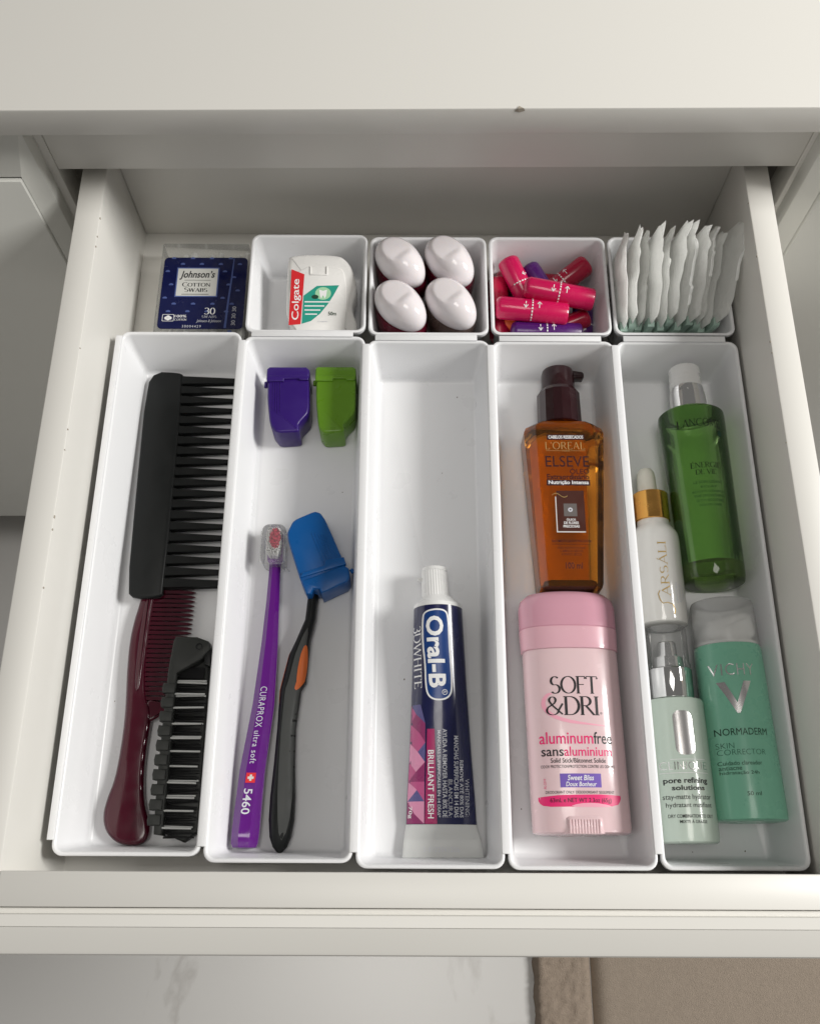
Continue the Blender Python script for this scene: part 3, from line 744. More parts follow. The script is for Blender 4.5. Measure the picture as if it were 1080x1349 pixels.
# ================================================================== WRAPPED LINERS
def liner(i, xb, lean, ztop, yf, yb, ph, seal):
    rnd = random.Random(100 + i)
    rnd_a, rnd_b, rnd_c = rnd.uniform(.5, 1.1), rnd.uniform(.86, .95), rnd.uniform(.3, .7)
    t = thing('wrapped_liner', '', 'liner', (xb, 4, .22), 'wrapped liners packed in the small bin')
    ny, nz = 22, 22
    def top(y):
        s = (y - yf) / (yb - yf)
        return ztop * (.70 + .28 * min(1, s * 1.35)) + .32 * math.sin(5 * s + ph) * s + (rnd_a * max(0, 1 - abs(s - rnd_b) / .07) + .25 * max(0, 1 - abs(s - rnd_c) / .05))
    L = math.radians(lean)
    def pt(a, b, side, th):
        y = yf + (yb - yf) * a; zz = .1 + (top(y) - .1) * b
        e = min(1, 5 * min(a, 1 - a, b + .08, (1 - b)))
        x = side * th * max(0, e) ** .6 + .08 * math.sin(5 * a + ph + 2 * b) * b + .045 * math.sin(13 * a - ph + 3 * b) * b * b + .022 * math.sin(27 * a + 3 * ph + 9 * b) * b
        y += (.08 * math.sin(5 * b + ph * 2) + .03 * math.sin(13 * b + ph)) * (1 if a < .5 else .8)
        return (xb + x * math.cos(L) + zz * math.sin(L), y, .22 + zz * math.cos(L) - x * math.sin(L) * .6)
    V, F = [], []
    for side in (-1, 1):
        k0 = len(V)
        for b in range(nz + 1):
            for a in range(ny + 1): V.append(pt(a / ny, b / nz, side, .26))
        for b in range(nz):
            for a in range(ny):
                q = k0 + b * (ny + 1) + a; F.append((q, q + 1, q + ny + 2, q + ny + 1))
    mk('wrapper', (V, F), 'wrap', t, angle=180)
    # folded green-tinted liner showing at the lower front
    V, F = [], []
    for side in (-1, 1):
        k0 = len(V)
        for b in range(9):
            for a in range(5):
                q = pt(.0 + .10 * a / 4, .02 + .74 * b / 8, side, .02)
                V.append((q[0] + side * .20 * math.cos(L), q[1] - .24 + .05 * abs(a - 2), q[2]))
        for b in range(8):
            for a in range(4):
                q = k0 + b * 5 + a; F.append((q, q + 1, q + 6, q + 5))
    for b in range(8): F.append((b * 5, (b + 1) * 5, 45 + (b + 1) * 5, 45 + b * 5))
    for a in range(4): F.append((40 + a, 41 + a, 86 + a, 85 + a))
    mk('liner', (V, F), 'pad', t, angle=60)
    if seal:
        V, F = [], []
        for k in range(25):
            s = k / 24; a = seal[0] + (seal[1] - seal[0]) * s
            q = pt(a, .985, -1, .05); j = .02 * (k % 2)
            V += [(q[0] - .07, q[1], q[2] + .02 + j), (q[0] + .09, q[1], q[2] + .05 + j)]
            if k: F.append((2 * k - 2, 2 * k - 1, 2 * k + 1, 2 * k))
        mk('seal', (V, F), 'seal', t, angle=180)
    return t
NL = 11
WORDS = ['first', 'second', 'third', 'fourth', 'fifth', 'sixth', 'seventh', 'eighth', 'ninth', 'tenth', 'eleventh']
for i in range(NL):
    lean = (1, 3.5, 6, 7.5, 10.5, 12, 14.5, 16, 18.5, 20, 22.5)[i]
    ln_ = liner(i, 11.9 + .43 * i, lean, (6.1, 6.4, 5.7, 6.7, 6.2, 6.9, 6.5, 7.1, 6.6, 6.1, 7.2)[i], 1.25 + .12 * (i % 3), 6.7 - .12 * (i % 2), i * 1.7, {6: (.15, .8), 8: (.4, .97), 10: (.35, .97)}.get(i))
    ln_['label'] = f'white film wrapped liner, {WORDS[i]} counted from the tampon bin' if i < NL - 1 else 'white film wrapped liner leaning out over the rim beside the drawer side'

# ================================================================== BLACK COMB
t = thing('wide_tooth_comb', 'large black wide-tooth comb with square spine in the long bin', 'comb', (-15.5, -8, .25))
def cz(x, y): return .62 * min(1, max(0, (-y - .5) / 14.5))
sp = smooth_poly([(-17.35, -.25), (-15.9, -.32), (-15.55, -.5), (-15.2, -15.15), (-15.5, -15.45), (-16.9, -15.5), (-17.35, -15.1), (-17.6, -9.0), (-17.86, -1.3)], 1)
mk('spine', prism(sp, .24, .68, .15, zf=cz), 'blackp', t)
tooth = None
NT = 20
for k in range(NT):
    y = -.85 - k * .72
    x0 = -15.75 + .03 * k * .7; x1 = -12.02
    end = k in (0, NT - 1)
    hw0, hw1 = (.34, .26) if end else (.335, .155)
    if k in (0, 1, NT - 1) or tooth is None:
        zz = cz(0, y)
        V = [(x0, y - hw0, .27 + zz), (x1, y - hw1, .30 + zz), (x1, y + hw1, .30 + zz), (x0, y + hw0, .27 + zz), (x0, y - hw0 * .8, .60 + zz), (x1, y - hw1 * .6, .50 + zz), (x1, y + hw1 * .6, .50 + zz), (x0, y + hw0 * .8, .60 + zz)]
        tt = mk('tooth', (V, [(3, 2, 1, 0), (4, 5, 6, 7), (0, 1, 5, 4), (1, 2, 6, 5), (2, 3, 7, 6), (3, 0, 4, 7)]), 'blackp', t, smooth=False)
        if k == 1: tooth, ty, tx, tz = tt, y, x0, zz
    else:
        c = tooth.copy(); C.objects.link(c); c.parent = t
        c.location = Vector(((x0 - tx), (y - ty), cz(0, y) - tz)) * U
        c.scale.x = 1.0

# ================================================================== BURGUNDY COMB
t = thing('handle_comb', 'glossy burgundy handled comb partly under the black comb', 'comb', (-16, -22, .2))
hd_ = [(-15.70, -14.2), (-16.45, -14.4), (-16.67, -15.68), (-16.88, -16.68), (-17.0, -17.86), (-16.97, -19.41), (-16.86, -20.92), (-16.78, -22.16), (-16.81, -23.85), (-16.94, -25.51), (-17.23, -26.44), (-17.37, -27.36), (-17.14, -28.15), (-16.54, -28.71), (-15.8, -28.9), (-15.1, -28.8), (-14.75, -28.4), (-14.83, -27.69), (-15.2, -26.78), (-15.38, -25.5), (-15.41, -24.33), (-15.36, -23.13), (-15.3, -22.3), (-15.38, -21.6), (-15.72, -21.2), (-15.92, -19.4), (-15.92, -17.47), (-15.85, -15.54)]
def hz(x, y): return 0
mk('handle', prism(smooth_poly(hd_, 2), .25, .95, .26, 5), 'burg', t)
mk('guard_tooth', prism(smooth_poly([(-15.75, -21.15), (-15.75, -22.6), (-15.2, -22.35), (-14.7, -22.0), (-13.9, -21.75), (-13.9, -21.4), (-15.0, -21.3)], 2), .35, .85, .14), 'burg', t)
mk('spine_ridge', prism(smooth_poly([(-16.1, -14.5), (-16.3, -15.6), (-16.45, -17.8), (-16.4, -20.6), (-16.1, -20.9), (-16.05, -19.4), (-16.06, -17.4), (-15.95, -15.4)], 2), .85, 1.0, .07), 'burg', t)
tooth = None
for k in range(25):
    y = -14.7 - k * .268
    if tooth is None:
        tooth = mk('tooth', loft([[(x, y + a * hw, zc + b * hz_) for a, b in ((-1, -1), (1, -1), (1, 1), (-1, 1))] for x, hw, hz_, zc in ((-16.05, .105, .22, .6), (-14.6, .095, .18, .6), (-13.75, .075, .10, .6), (-13.5, .02, .03, .6))]), 'burg', t, smooth=False); ty = y
    else:
        c = tooth.copy(); C.objects.link(c); c.parent = t
        c.location = Vector((-.0 - .006 * k, y - ty, 0)) * U

# ================================================================== FOLDING BRUSH
t = thing('folding_brush', 'black folding hair brush with bristle rows lying over the burgundy comb', 'hair brush', (-13.4, -23, .25))
by = [(-14.15, -17.82), (-14.26, -18.1), (-14.40, -19.71), (-14.40, -21.35), (-14.42, -22.4), (-14.42, -24.4), (-14.40, -26.5), (-14.32, -28.34), (-13.87, -28.40), (-13.84, -26.4), (-13.86, -22.7), (-13.87, -19.9), (-12.62, -19.12), (-12.12, -18.5), (-12.3, -18.1), (-12.95, -17.86)]
mk('handle', prism(by, .85, 1.75, .10), 'darkp', t)
mk('base_plate', prism([(-13.9, -19.0), (-12.3, -19.0), (-12.18, -28.2), (-12.9, -28.7), (-13.9, -28.3)], .3, .95, .12), 'darkp', t)
mk('pivot_arm', prism([(-12.55, -18.3), (-12.15, -18.45), (-12.12, -19.5), (-12.5, -19.35)], .9, 1.55, .06), 'blackp', t)
mk('hinge_pin', loft([[(x, y, zz) for x, y in disc(-12.78, -18.42, r)] for r, zz in ((.2, 1.70), (.2, 1.775), (.12, 1.78), (.11, 1.70))]), 'blackp', t)
rg = None
for k in range(10):
    y = -20.75 - k * .765
    x = -14.45 - .012 * k
    if rg is None:
        rg = mk('ridge', prism([(x - .10, y - .27), (x + .58, y - .29), (x + .58, y + .27), (x - .10, y + .29), (x - .15, y)], 1.1, 1.86, .07), 'darkp', t); rx_, ry_ = x, y
    else:
        c = rg.copy(); C.objects.link(c); c.parent = t; c.location = Vector((x - rx_, y - ry_, 0)) * U
rnd = random.Random(3)
gb, gw = [], []
for k in range(11):
    y0 = -20.15 - k * .765
    for j in range(8):
        y = y0 - .66 * j / 7 - .03; dy = rnd.uniform(-.10, .10); L_ = rnd.uniform(1.5, 1.68)
        zz = 1.42 + rnd.uniform(-.25, .12)
        if j in (1, 2) and not (k in (2, 5, 6, 9) and j == 2): gw.append(tube([(-13.9, y, zz + .2), (-13.9 + L_, y + dy * .4, zz + .15)], [.055, .05], 6))
        else: gb.append(tube([(-13.9, y, zz), (-13.9 + L_, y + dy, zz)], [.045, .03], 5))
for j in range(14): gb.append(tube([(-13.85, -19.55 - j * .04, 1.25), (-12.5, -19.5 - j * .045, 1.25)], [.04, .03], 5))
struct(mk('bristles', join(*gb), 'bristle', t), 'stuff')
struct(mk('bristles', join(*gw), 'wbristle', t), 'stuff')

# ================================================================== TOOTHBRUSH COVERS (purple, green, blue)
def cover_parts(t, poly, lid, z0, z1, m, grooves, clip, knob):
    if m != 'bluep': poly = [(x, -1 + (y + 1) * .88) for x, y in poly]; grooves = [(a_, b_, c_, -1 + (d_ + 1) * .88) for a_, b_, c_, d_ in grooves]
    b = mk('shell', prism(smooth_poly(poly, 2, .14), z0, z1, .13), m, t)
    mk('lid', prism(lid, z0 + .04, z1 + .07, .1), m, t)
    mk('clip', prism(clip, z1 - .2, z1 + .13, .05), m, t)
    for g in grooves: mk('rib', tube([(g[0], g[1], z1 + .0), (g[2], g[3], z1 + .0)], .035, 6), m, t)
    mk('hinge', tube([knob[0], knob[1]], .12, 10), m, t)
t = thing('toothbrush_cover', 'dark purple snap-on toothbrush cover lying beside the green one', 'brush cover', (-8.6, -3.5, .2), 'toothbrush head covers')
pp = [(-9.9, -1.3), (-7.36, -1.3), (-7.21, -4.44), (-7.83, -5.34), (-7.78, -5.95), (-9.14, -6.05), (-9.56, -5.44), (-9.81, -3.54)]
cover_parts(t, pp, [(-9.95, -1.75), (-9.95, -1.1), (-9.78, -.95), (-7.52, -.95), (-7.33, -1.15), (-7.33, -1.72)], .22, 2.4, 'purple', [(-9.5 + .14 * k, -1.95, -9.42 + .15 * k, -4.6 + .12 * abs(k - 2)) for k in range(4)], [(-9.9, -2.0), (-9.9, -1.6), (-7.36, -1.6), (-7.36, -1.9), (-7.9, -1.9), (-7.92, -1.80), (-8.85, -1.82), (-8.87, -2.0)], ((-10.02, -1.75, 1.9), (-10.02, -2.1, 1.9)))
for k in range(4): mk('vent_hole', loft([[(x, -5.26 + .13 * (k % 2), zz) for x, zz in [(-8.95 + .22 * k + .06 * math.cos(a * .7854), 1.9 + .06 * math.sin(a * .7854)) for a in range(8)]] for _ in (0,)] + [[(x, -5.34 + .06 * (k % 2), zz) for x, zz in [(-8.95 + .22 * k + .06 * math.cos(a * .7854), 1.9 + .06 * math.sin(a * .7854)) for a in range(8)]]]), 'blackp', t)
t = thing('toothbrush_cover', 'lime green snap-on toothbrush cover lying beside the purple one', 'brush cover', (-5.7, -3.5, .2), 'toothbrush head covers')
gp = [(-6.9, -1.3), (-4.47, -1.3), (-4.43, -4.42), (-5.1, -5.33), (-5.08, -5.95), (-6.32, -6.05), (-6.63, -5.6), (-6.85, -3.52)]
cover_parts(t, gp, [(-6.95, -1.7), (-6.95, -1.05), (-6.82, -.92), (-4.65, -.92), (-4.47, -1.05), (-4.45, -1.68)], .22, 2.4, 'greenp', [], [(-6.92, -1.95), (-6.92, -1.55), (-4.5, -1.55), (-4.5, -1.9), (-5.0, -1.9), (-5.05, -1.78), (-5.85, -1.78), (-5.87, -1.95)], ((-7.0, -1.65, 1.9), (-7.0, -1.95, 1.9)))
t = thing('toothbrush_cover', 'bright blue toothbrush cover snapped on the black toothbrush head', 'brush cover', (-6.3, -13, .2), 'toothbrush head covers')
bp_ = [(-7.87, -11.0), (-6.65, -10.42), (-6.3, -10.53), (-5.98, -10.99), (-4.74, -13.78), (-4.6, -14.35), (-6.2, -15.2), (-6.95, -15.25), (-7.2, -14.9), (-8.11, -12.28), (-8.18, -11.73)]
cover_parts(t, bp_, [(-7.22, -14.72), (-4.85, -13.75), (-4.55, -13.95), (-4.5, -14.5), (-4.65, -14.75), (-6.05, -15.45), (-6.15, -15.2), (-6.5, -15.15), (-6.62, -15.5), (-6.9, -15.5)], .22, 2.2, 'bluep', [(-6.75 + .19 * k, -11.8 - .05 * k, -5.95 + .19 * k, -13.75 + .1 * k) for k in range(5)], [(-7.28, -14.55), (-7.18, -14.25), (-5.95, -13.8), (-5.85, -13.45), (-4.85, -13.3), (-4.7, -13.72), (-5.85, -14.1)], ((-4.45, -13.85, 1.7), (-4.3, -14.05, 1.7)))

# ================================================================== PURPLE TOOTHBRUSH
t = thing('toothbrush', 'violet toothbrush with white print and clear head cap', 'toothbrush', (-9.4, -20, .2))
def octo(cx, y, zc, hw, hz): return [(cx + hw * math.cos(math.radians(22.5 + 45 * i)) / .924, y, zc + hz * math.sin(math.radians(22.5 + 45 * i)) / .924) for i in range(8)]
ST = [(-29.0, -9.68, .8, .35, .30), (-28.95, -9.68, .8, .6, .5), (-28.75, -9.68, .8, .70, .58), (-28.2, -9.66, .8, .73, .6), (-25, -9.50, .8, .68, .58), (-21.5, -9.12, .82, .60, .52), (-18, -8.98, .85, .46, .42), (-15.5, -8.94, .9, .37, .34), (-13.9, -8.93, .95, .33, .30), (-13.3, -8.93, .95, .34, .22), (-13.1, -8.95, .95, .45, .20), (-11.5, -9.0, .95, .45, .20), (-11.25, -9.0, .95, .30, .18)]
mk('handle', loft([octo(cx, y, zc, hw, hz) for y, cx, zc, hw, hz in ST]), 'brush', t, angle=25)
def bz(x, y):
    S = sorted(ST)
    for a, b in zip(S, S[1:]):
        if a[0] <= y <= b[0]:
            k = (y - a[0]) / (b[0] - a[0]); return a[2] + a[4] + (b[2] + b[4] - a[2] - a[4]) * k
    return 1.4
def bwarp(y0, cx0, sl): return lambda x, y: (x + sl * (y - y0), y)
wp = bwarp(-23.5, 0, .085)
letter(t, 'CURAPROX', (-9.52, -22.77, -9.16, -20.55), bz, 'ink_g', rot=-1, bold=-.005, eps=.012, space=1.1, warp=wp)
letter(t, 'ultra soft', (-9.52, -24.7, -9.20, -22.97), bz, 'ink_g', rot=-1, eps=.012, space=1.15, warp=wp)
decal('cross_badge', [wp(x, y) for x, y in rect(-9.60, -25.70, -9.08, -25.18)], bz, 'redlab', t, .012)
decal('cross', [wp(x, y) for x, y in rect(-9.50, -25.50, -9.18, -25.38)], bz, 'cream', t, .018)
decal('cross', [wp(x, y) for x, y in rect(-9.40, -25.60, -9.28, -25.28)], bz, 'cream', t, .022)
letter(t, '5460', (-9.60, -27.3, -9.14, -26.0), bz, 'ink_g', rot=-1, bold=.01, eps=.012, warp=wp)
rnd = random.Random(5); gr, gw = [], []
for i in range(14):
    for j in range(30):
        x = -9.40 + i * .064 + rnd.uniform(-.02, .02); y = -13.0 + j * .058 + rnd.uniform(-.02, .02)
        if ((x + 9.0) / .42) ** 2 + ((y + 12.1) / 1.0) ** 4 > 1: continue
        g = tube([(x, y, 1.12), (x + rnd.uniform(-.04, .04), y + rnd.uniform(-.05, .05), 1.75)], [.034, .03], 4)
        (gr if ((x + 8.93) / .33) ** 2 + ((y + 11.95) / .62) ** 2 < 1 else gw).append(g)
M['redb'] = mat('red_bristle', (0.75, 0.03, 0.10), .4)
struct(mk('bristles', join(*gw), 'white', t), 'stuff'); struct(mk('bristles', join(*gr), 'redb', t), 'stuff')
t = thing('clear_toothbrush_cover', 'small clear plastic cover over the violet toothbrush head', 'brush cover', (-9, -12.3, .25))
ho = [(p[0], p[1]) for p in rrect(-9.0, -12.35, .70, 1.22, .42, 0, 6)]
ho = [(x, max(y, -13.55)) for x, y in ho]
g1 = prism(ho, .3, 1.95, .14)
mk('shell', g1, 'clear', t)
mk('rim', join(tube([(-9.7, -13.5, 1.9), (-9.7, -11.6, 1.9)], .035, 6), tube([(-8.3, -13.5, 1.9), (-8.3, -11.6, 1.9)], .035, 6), tube([(-9.7, -13.55, 1.9), (-8.3, -13.55, 1.9)], .04, 6)), 'clear', t)
mk('catch', tube([(-8.35, -13.55, 1.2), (-8.05, -13.85, 1.2)], [.05, .04], 6), 'clear', t)

# ================================================================== BLACK TOOTHBRUSH
t = thing('toothbrush', 'black and grey curved toothbrush with orange thumb grip', 'toothbrush', (-7.6, -22, .2))
E_ = [(-15.0, -6.92, -6.32), (-16.67, -7.05, -6.43), (-17.89, -7.52, -6.68), (-18.74, -7.88, -6.72), (-20.28, -8.2, -6.82), (-20.71, -8.27, -7.08), (-22.79, -8.30, -7.28), (-24.73, -8.38, -7.24), (-26.38, -8.48, -7.13), (-27.54, -8.49, -7.13), (-28.4, -8.4, -7.25), (-28.9, -8.22, -7.45), (-29.15, -8.0, -7.68), (-29.2, -7.9, -7.8)]
bb = Body([(y, (a + b) / 2, .82, (b - a) / 2, .55 if y > -28.5 else .55 * max(.3, (y + 29.35) / .9), 2.6) for y, a, b in E_], 32)
mk('handle', bb.geo(), 'blackp', t)
def strip(f0, f1, y0, y1, n=30):
    L1, R1 = [], []
    for i in range(n + 1):
        y = y0 + (y1 - y0) * i / n; s = bb.at(y); e = math.sin(math.pi * min(1, max(0.0, i / n))) ** .35
        m_ = (f0 + f1) / 2
        L1.append((s[1] + s[3] * (m_ + (f0 - m_) * e), y)); R1.append((s[1] + s[3] * (m_ + (f1 - m_) * e), y))
    return L1 + R1[::-1]
decal('rubber_grip', strip(-.45, .93, -28.6, -17.2), bb.z, 'grip', t, .02, .12)
decal('thumb_grip', strip(.22, .97, -20.75, -18.2), bb.z, 'orange', t, .045, .12)
decal('orange_edge', strip(-.985, -.9, -21.5, -18.5), bb.z, 'orange', t, .03, .1)
for k in range(4):
    y = -22.4 - k * .82; s = bb.at(y)
    mk('grip_ridge', tube([(s[1] + s[3] * (.62 - .08 * k), y, bb.z(s[1] + s[3] * .6, y) + .0), (s[1] + s[3] * .95, y + .02, bb.z(s[1] + s[3] * .95, y) - .02)], .07, 8), 'blackp', t)

# ================================================================== TOOTHPASTE
t = thing('toothpaste_tube', 'navy toothpaste tube with pink faceted print and white screw cap', 'toothpaste', (.6, -22, .2))
tb = Body([(-27.74, .67, .62, 1.88, .42, 2.0), (-26.5, .655, .74, 1.83, .54, 2.0), (-24, .63, .98, 1.68, .78, 2.0), (-20.5, .595, 1.25, 1.52, 1.05, 2.0), (-17.5, .56, 1.45, 1.42, 1.25, 2.0), (-16.2, .545, 1.5, 1.38, 1.30, 2.0)], 56)
mk('tube_body', tb.geo((True, True)), 'tube', t)
mk('shoulder', Body([(-16.2, .545, 1.5, 1.385, 1.305, 2), (-15.98, .54, 1.5, 1.36, 1.28, 2), (-15.75, .52, 1.5, 1.1, 1.05, 2), (-15.5, .50, 1.5, .85, .85, 2)], 48).geo(), 'white', t)
cp = []
for y, r in ((-15.55, .70), (-15.5, .76), (-14.0, .73), (-13.95, .70)):
    cp.append([( .42 + .08 * (y + 15.5) * -.6 + (r + (.022 if i % 2 else 0)) * math.cos(2 * math.pi * i / 64), y, 1.5 + (r + (.022 if i % 2 else 0)) * math.sin(2 * math.pi * i / 64)) for i in range(64)])
cpo = mk('cap', loft(cp), 'white', t, smooth=False)
mk('flip_lid', Body([(-13.95, .36, 1.5, .74, .74, 2), (-13.75, .36, 1.5, .72, .72, 2), (-13.68, .36, 1.5, .60, .60, 2)], 40).geo(), 'white', cpo)
mk('tab', box(-.62, -.36, -14.5, -14.3, 1.4, 1.65, .04), 'white', cpo)
cr = [(-29.42, .735, .62, 2.13, .07, 8), (-29.38, .735, .62, 2.15, .10, 8), (-28.55, .71, .62, 2.06, .10, 6), (-28.45, .71, .62, 2.04, .13, 4), (-28.0, .68, .62, 1.94, .29, 2.6), (-27.75, .67, .62, 1.885, .425, 2.05)]
mk('crimped_end', Body(cr, 56).geo(), 'foam', t)
letter(t, '3-8102041206', (-.3, -29.12, 1.6, -28.85), lambda x, y: .725, 'ink_g', eps=.0, space=1.2)
# printed marks
S_ = .12
cap_o = [(-.40, -17.0), (-.30, -16.55), (.35, -16.42), (.98, -16.5), (1.12, -17.0), (1.16, -18.4), (1.24, -19.4), (1.30, -20.6), (1.22, -21.15), (.85, -21.42), (.25, -21.42), (-.10, -21.15), (-.22, -20.6), (-.25, -19.4), (-.38, -18.4)]
cap_o = smooth_poly(cap_o, 2)
decal('logo_border', cap_o, tb.z, 'ink_w', t, .010, S_)
decal('logo_field', offset_poly(cap_o, .09), tb.z, 'orb', t, .018, S_)
letter(t, 'Oral-B', (-.10, -20.75, .86, -16.85), tb.z, 'ink_w', rot=-1, bold=.03, eps=.028, step=.15, space=1.02, warp=lambda x, y: (x + .05 * (-18.8 - y), y))
rgm = disc(.86, -20.98, .15); rgi = disc(.86, -20.98, .12)
mk('registered_mark', wrap((rgm + rgi, [(i, (i + 1) % 20, 20 + (i + 1) % 20, 20 + i) for i in range(20)]), tb.z, .028), 'ink_w', t, smooth=False)
letter(t, 'R', (.79, -21.04, .93, -20.92), tb.z, 'ink_w', rot=-1, eps=.028)
letter(t, '3DWHITE', (-.82, -20.75, -.42, -17.3), tb.z, 'ink_w', rot=-1, nb=dict(thick=.11, thin=.05, space=.05), eps=.012, step=.12, warp=lambda x, y: (x + .02 * (-19 - y), y))
# faceted pink print: triangles over the left lower part
rows = [(-21.6, -.75, -.45), (-22.6, -.85, -.2), (-23.6, -.95, -.2), (-24.6, -1.02, -.22), (-25.6, -1.08, -.24), (-26.6, -1.13, -.25), (-27.72, -1.18, -.26)]
fm = ['facet_d', 'facet_b', 'facet_c', 'facet_a', 'facet_b', 'facet_c', 'facet_a']
rnd = random.Random(11)
def lim(y): s = tb.at(y); return s[1] - s[3] * .985
for i in range(len(rows) - 1):
    (ya, la, ra), (yb_, lb_, rb_) = rows[i], rows[i + 1]
    la, lb_ = lim(ya), lim(yb_); mid = ((la + ra) / 2 + rnd.uniform(-.1, .1), (ya + yb_) / 2 + rnd.uniform(-.15, .15))
    cs = [(la, ya), (ra, ya), (rb_, yb_), (lb_, yb_)]
    for k in range(4):
        decal('facet', [cs[k], cs[(k + 1) % 4], mid], tb.z, fm[(i * 2 + k * 3) % 7] if i else ('facet_d', 'facet_d', 'facet_c', 'facet_b')[k], t, .012, .15)
decal('magenta_band', [(-.10, -22.9), (.30, -22.9), (.43, -27.72), (-.22, -27.72)], tb.z, 'mag', t, .011, S_)
letter(t, 'BRILLIANT FRESH', (-.06, -27.45, .26, -24.0), tb.z, 'ink_w', rot=-1, bold=.012, eps=.02, step=.15)
for s, bx, bo in (('AYUDA A REMOVER HASTA 80% DE', (.72, -27.4, .96, -22.9), .012), ('MANCHAS SUPERFICIALES EN 14 DÍAS*', (.42 + .03, -27.4, .66, -22.98), .012), ('BLANCURA:', (1.02, -27.4, 1.25, -25.5), -.01), ('MANCHAS SUPERFICIAIS EM 14 DIAS', (1.34, -27.4, 1.58, -23.25), .012), ('REMOVE ATÉ 80% DAS', (1.64, -27.4, 1.88, -24.5), .012), ('WHITENING:', (1.93, -27.35, 2.15, -25.45), -.01)):
    letter(t, s, bx, tb.z, 'ink_g', rot=-1, bold=bo, eps=.015, step=.12)
letter(t, '70g', (-1.12, -27.45, -.9, -26.85), tb.z, 'ink_w', rot=-1, bold=.01, eps=.03)

# ================================================================== HAIR OIL BOTTLE
t = thing('hair_oil_bottle', 'amber see-through hair oil bottle with dark maroon pump', 'pump bottle', (8.05, -10, .2))
def chamf(y, cx, zc, hw, ht, c):
    return [(cx + sx * a, y, zc + sz * b) for sx, sz, a, b in ((1, -1, hw - c, ht), (1, -1, hw, ht - c), (1, 1, hw, ht - c), (1, 1, hw - c, ht), (-1, 1, hw - c, ht), (-1, 1, hw, ht - c), (-1, -1, hw, ht - c), (-1, -1, hw - c, ht))]
ZC = 1.72
oi = [(-15.25, 8.02, 1.55, 1.1, .3), (-15.18, 8.02, 1.72, 1.25, .36), (-14.9, 8.02, 1.80, 1.34, .42), (-5.9, 8.10, 2.36, 1.48, .62), (-5.45, 8.11, 2.38, 1.46, .62), (-5.15, 8.11, 2.26, 1.36, .58), (-4.85, 8.1, 1.75, 1.15, .45), (-4.75, 8.1, 1.3, 1.0, .4)]
mk('bottle_body', loft([chamf(y, cx, ZC, hw, ht, c) for y, cx, hw, ht, c in oi]), 'amber', t, angle=22)
mk('glass_foot', loft([chamf(y, 8.02, ZC, hw, ht, .3) for y, hw, ht in ((-15.1, 1.4, .95), (-14.95, 1.5, 1.05), (-14.75, 1.45, 1.0))]), 'maroon', t)
pm = mk('pump_collar', Body([(-4.74, 8.05, ZC, 1.30, 1.30, 2), (-4.7, 8.05, ZC, 1.36, 1.36, 2), (-2.55, 8.06, ZC, 1.32, 1.32, 2), (-2.25, 8.07, ZC, 1.12, 1.12, 2)], 16).geo(), 'maroon', t, angle=15)
mk('pump_head', Body([(-2.25, 8.08, ZC, 1.04, 1.04, 2), (-1.1, 8.1, ZC, 1.02, 1.02, 2), (-.85, 8.1, ZC, .95, .95, 2), (-.75, 8.1, ZC, .70, .70, 2)], 40).geo(), 'maroon', t)
mk('nozzle', prism(smooth_poly([(8.7, -1.45), (9.35, -1.4), (9.68, -1.42), (9.70, -.98), (9.3, -.92), (8.7, -.80)], 1), ZC - .3, ZC + .35, .1), 'maroon', t)
def oz(x, y):
    for a, b in zip(oi, oi[1:]):
        if a[0] <= y <= b[0]: return ZC + a[3] + (b[3] - a[3]) * (y - a[0]) / (b[0] - a[0])
    return ZC + 1.4
decal('label_strip', rect(6.98, -6.24, 9.2, -5.9), oz, 'ink_br', t, .01)
letter(t, 'CABELOS RESSECADOS', (7.07, -6.17, 9.12, -5.96), oz, 'ink_w', bold=.02, eps=.02)
letter(t, "L'OREAL", (6.88, -6.86, 9.2, -6.38), oz, 'goldink', nb=dict(thick=.10, thin=.05, serif=False, space=.10), eps=.015)
decal('rule', rect(6.9, -6.96, 7.8, -6.94), oz, 'goldink', t, .015); decal('rule', rect(8.35, -6.96, 9.2, -6.94), oz, 'goldink', t, .015)
letter(t, 'PARIS', (7.85, -7.0, 8.3, -6.9), oz, 'goldink', eps=.015)
letter(t, 'ELSEVE', (6.83, -7.98, 9.38, -7.28), oz, 'ink_br', bold=.005, eps=.015)
letter(t, 'ÓLEO', (8.22, -8.42, 9.35, -8.03), oz, 'ink_br', bold=.01, eps=.015)
letter(t, 'Extraordinário', (6.88, -8.77, 9.33, -8.44), oz, 'ink_br', bold=.02, eps=.015)
decal('label_strip', rect(6.84, -9.16, 9.36, -8.80), oz, 'ink_br', t, .01)
letter(t, 'Nutrição Intensa', (6.95, -9.13, 9.28, -8.84), oz, 'ink_w', bold=.02, eps=.02)
decal('brown_panel', rect(7.36, -11.95, 8.95, -9.48), oz, 'panel', t, .01)
decal('gold_line', rect(7.28, -11.98, 7.34, -9.85), oz, 'cream', t, .012); decal('gold_line', rect(7.28, -12.04, 8.93, -11.97), oz, 'cream', t, .013)
decal('grey_square', rect(7.74, -11.06, 8.50, -10.28), oz, 'greysq', t, .016)
decal('star', disc(8.12, -10.66, .14, n=8), oz, 'ink_g', t, .02); decal('star', disc(8.12, -10.66, .06, n=8), oz, 'greysq', t, .024)
for k, s in enumerate(('ÓLEOS', 'DE FLORES', 'PRECIOSAS')): letter(t, s, (8.13 - (.26, .42, .46)[k], -11.33 - .21 * k, 8.13 + (.26, .42, .46)[k], -11.17 - .21 * k), oz, 'ink_w', bold=.02, eps=.02)
cv = [(7.1 + .9 * s, -9.75 + .12 * math.sin(6 * s)) for s in [i / 12 for i in range(13)]]
decal('flourish', cv + [(x, y - .035) for x, y in cv[::-1]], oz, 'goldink', t, .02)
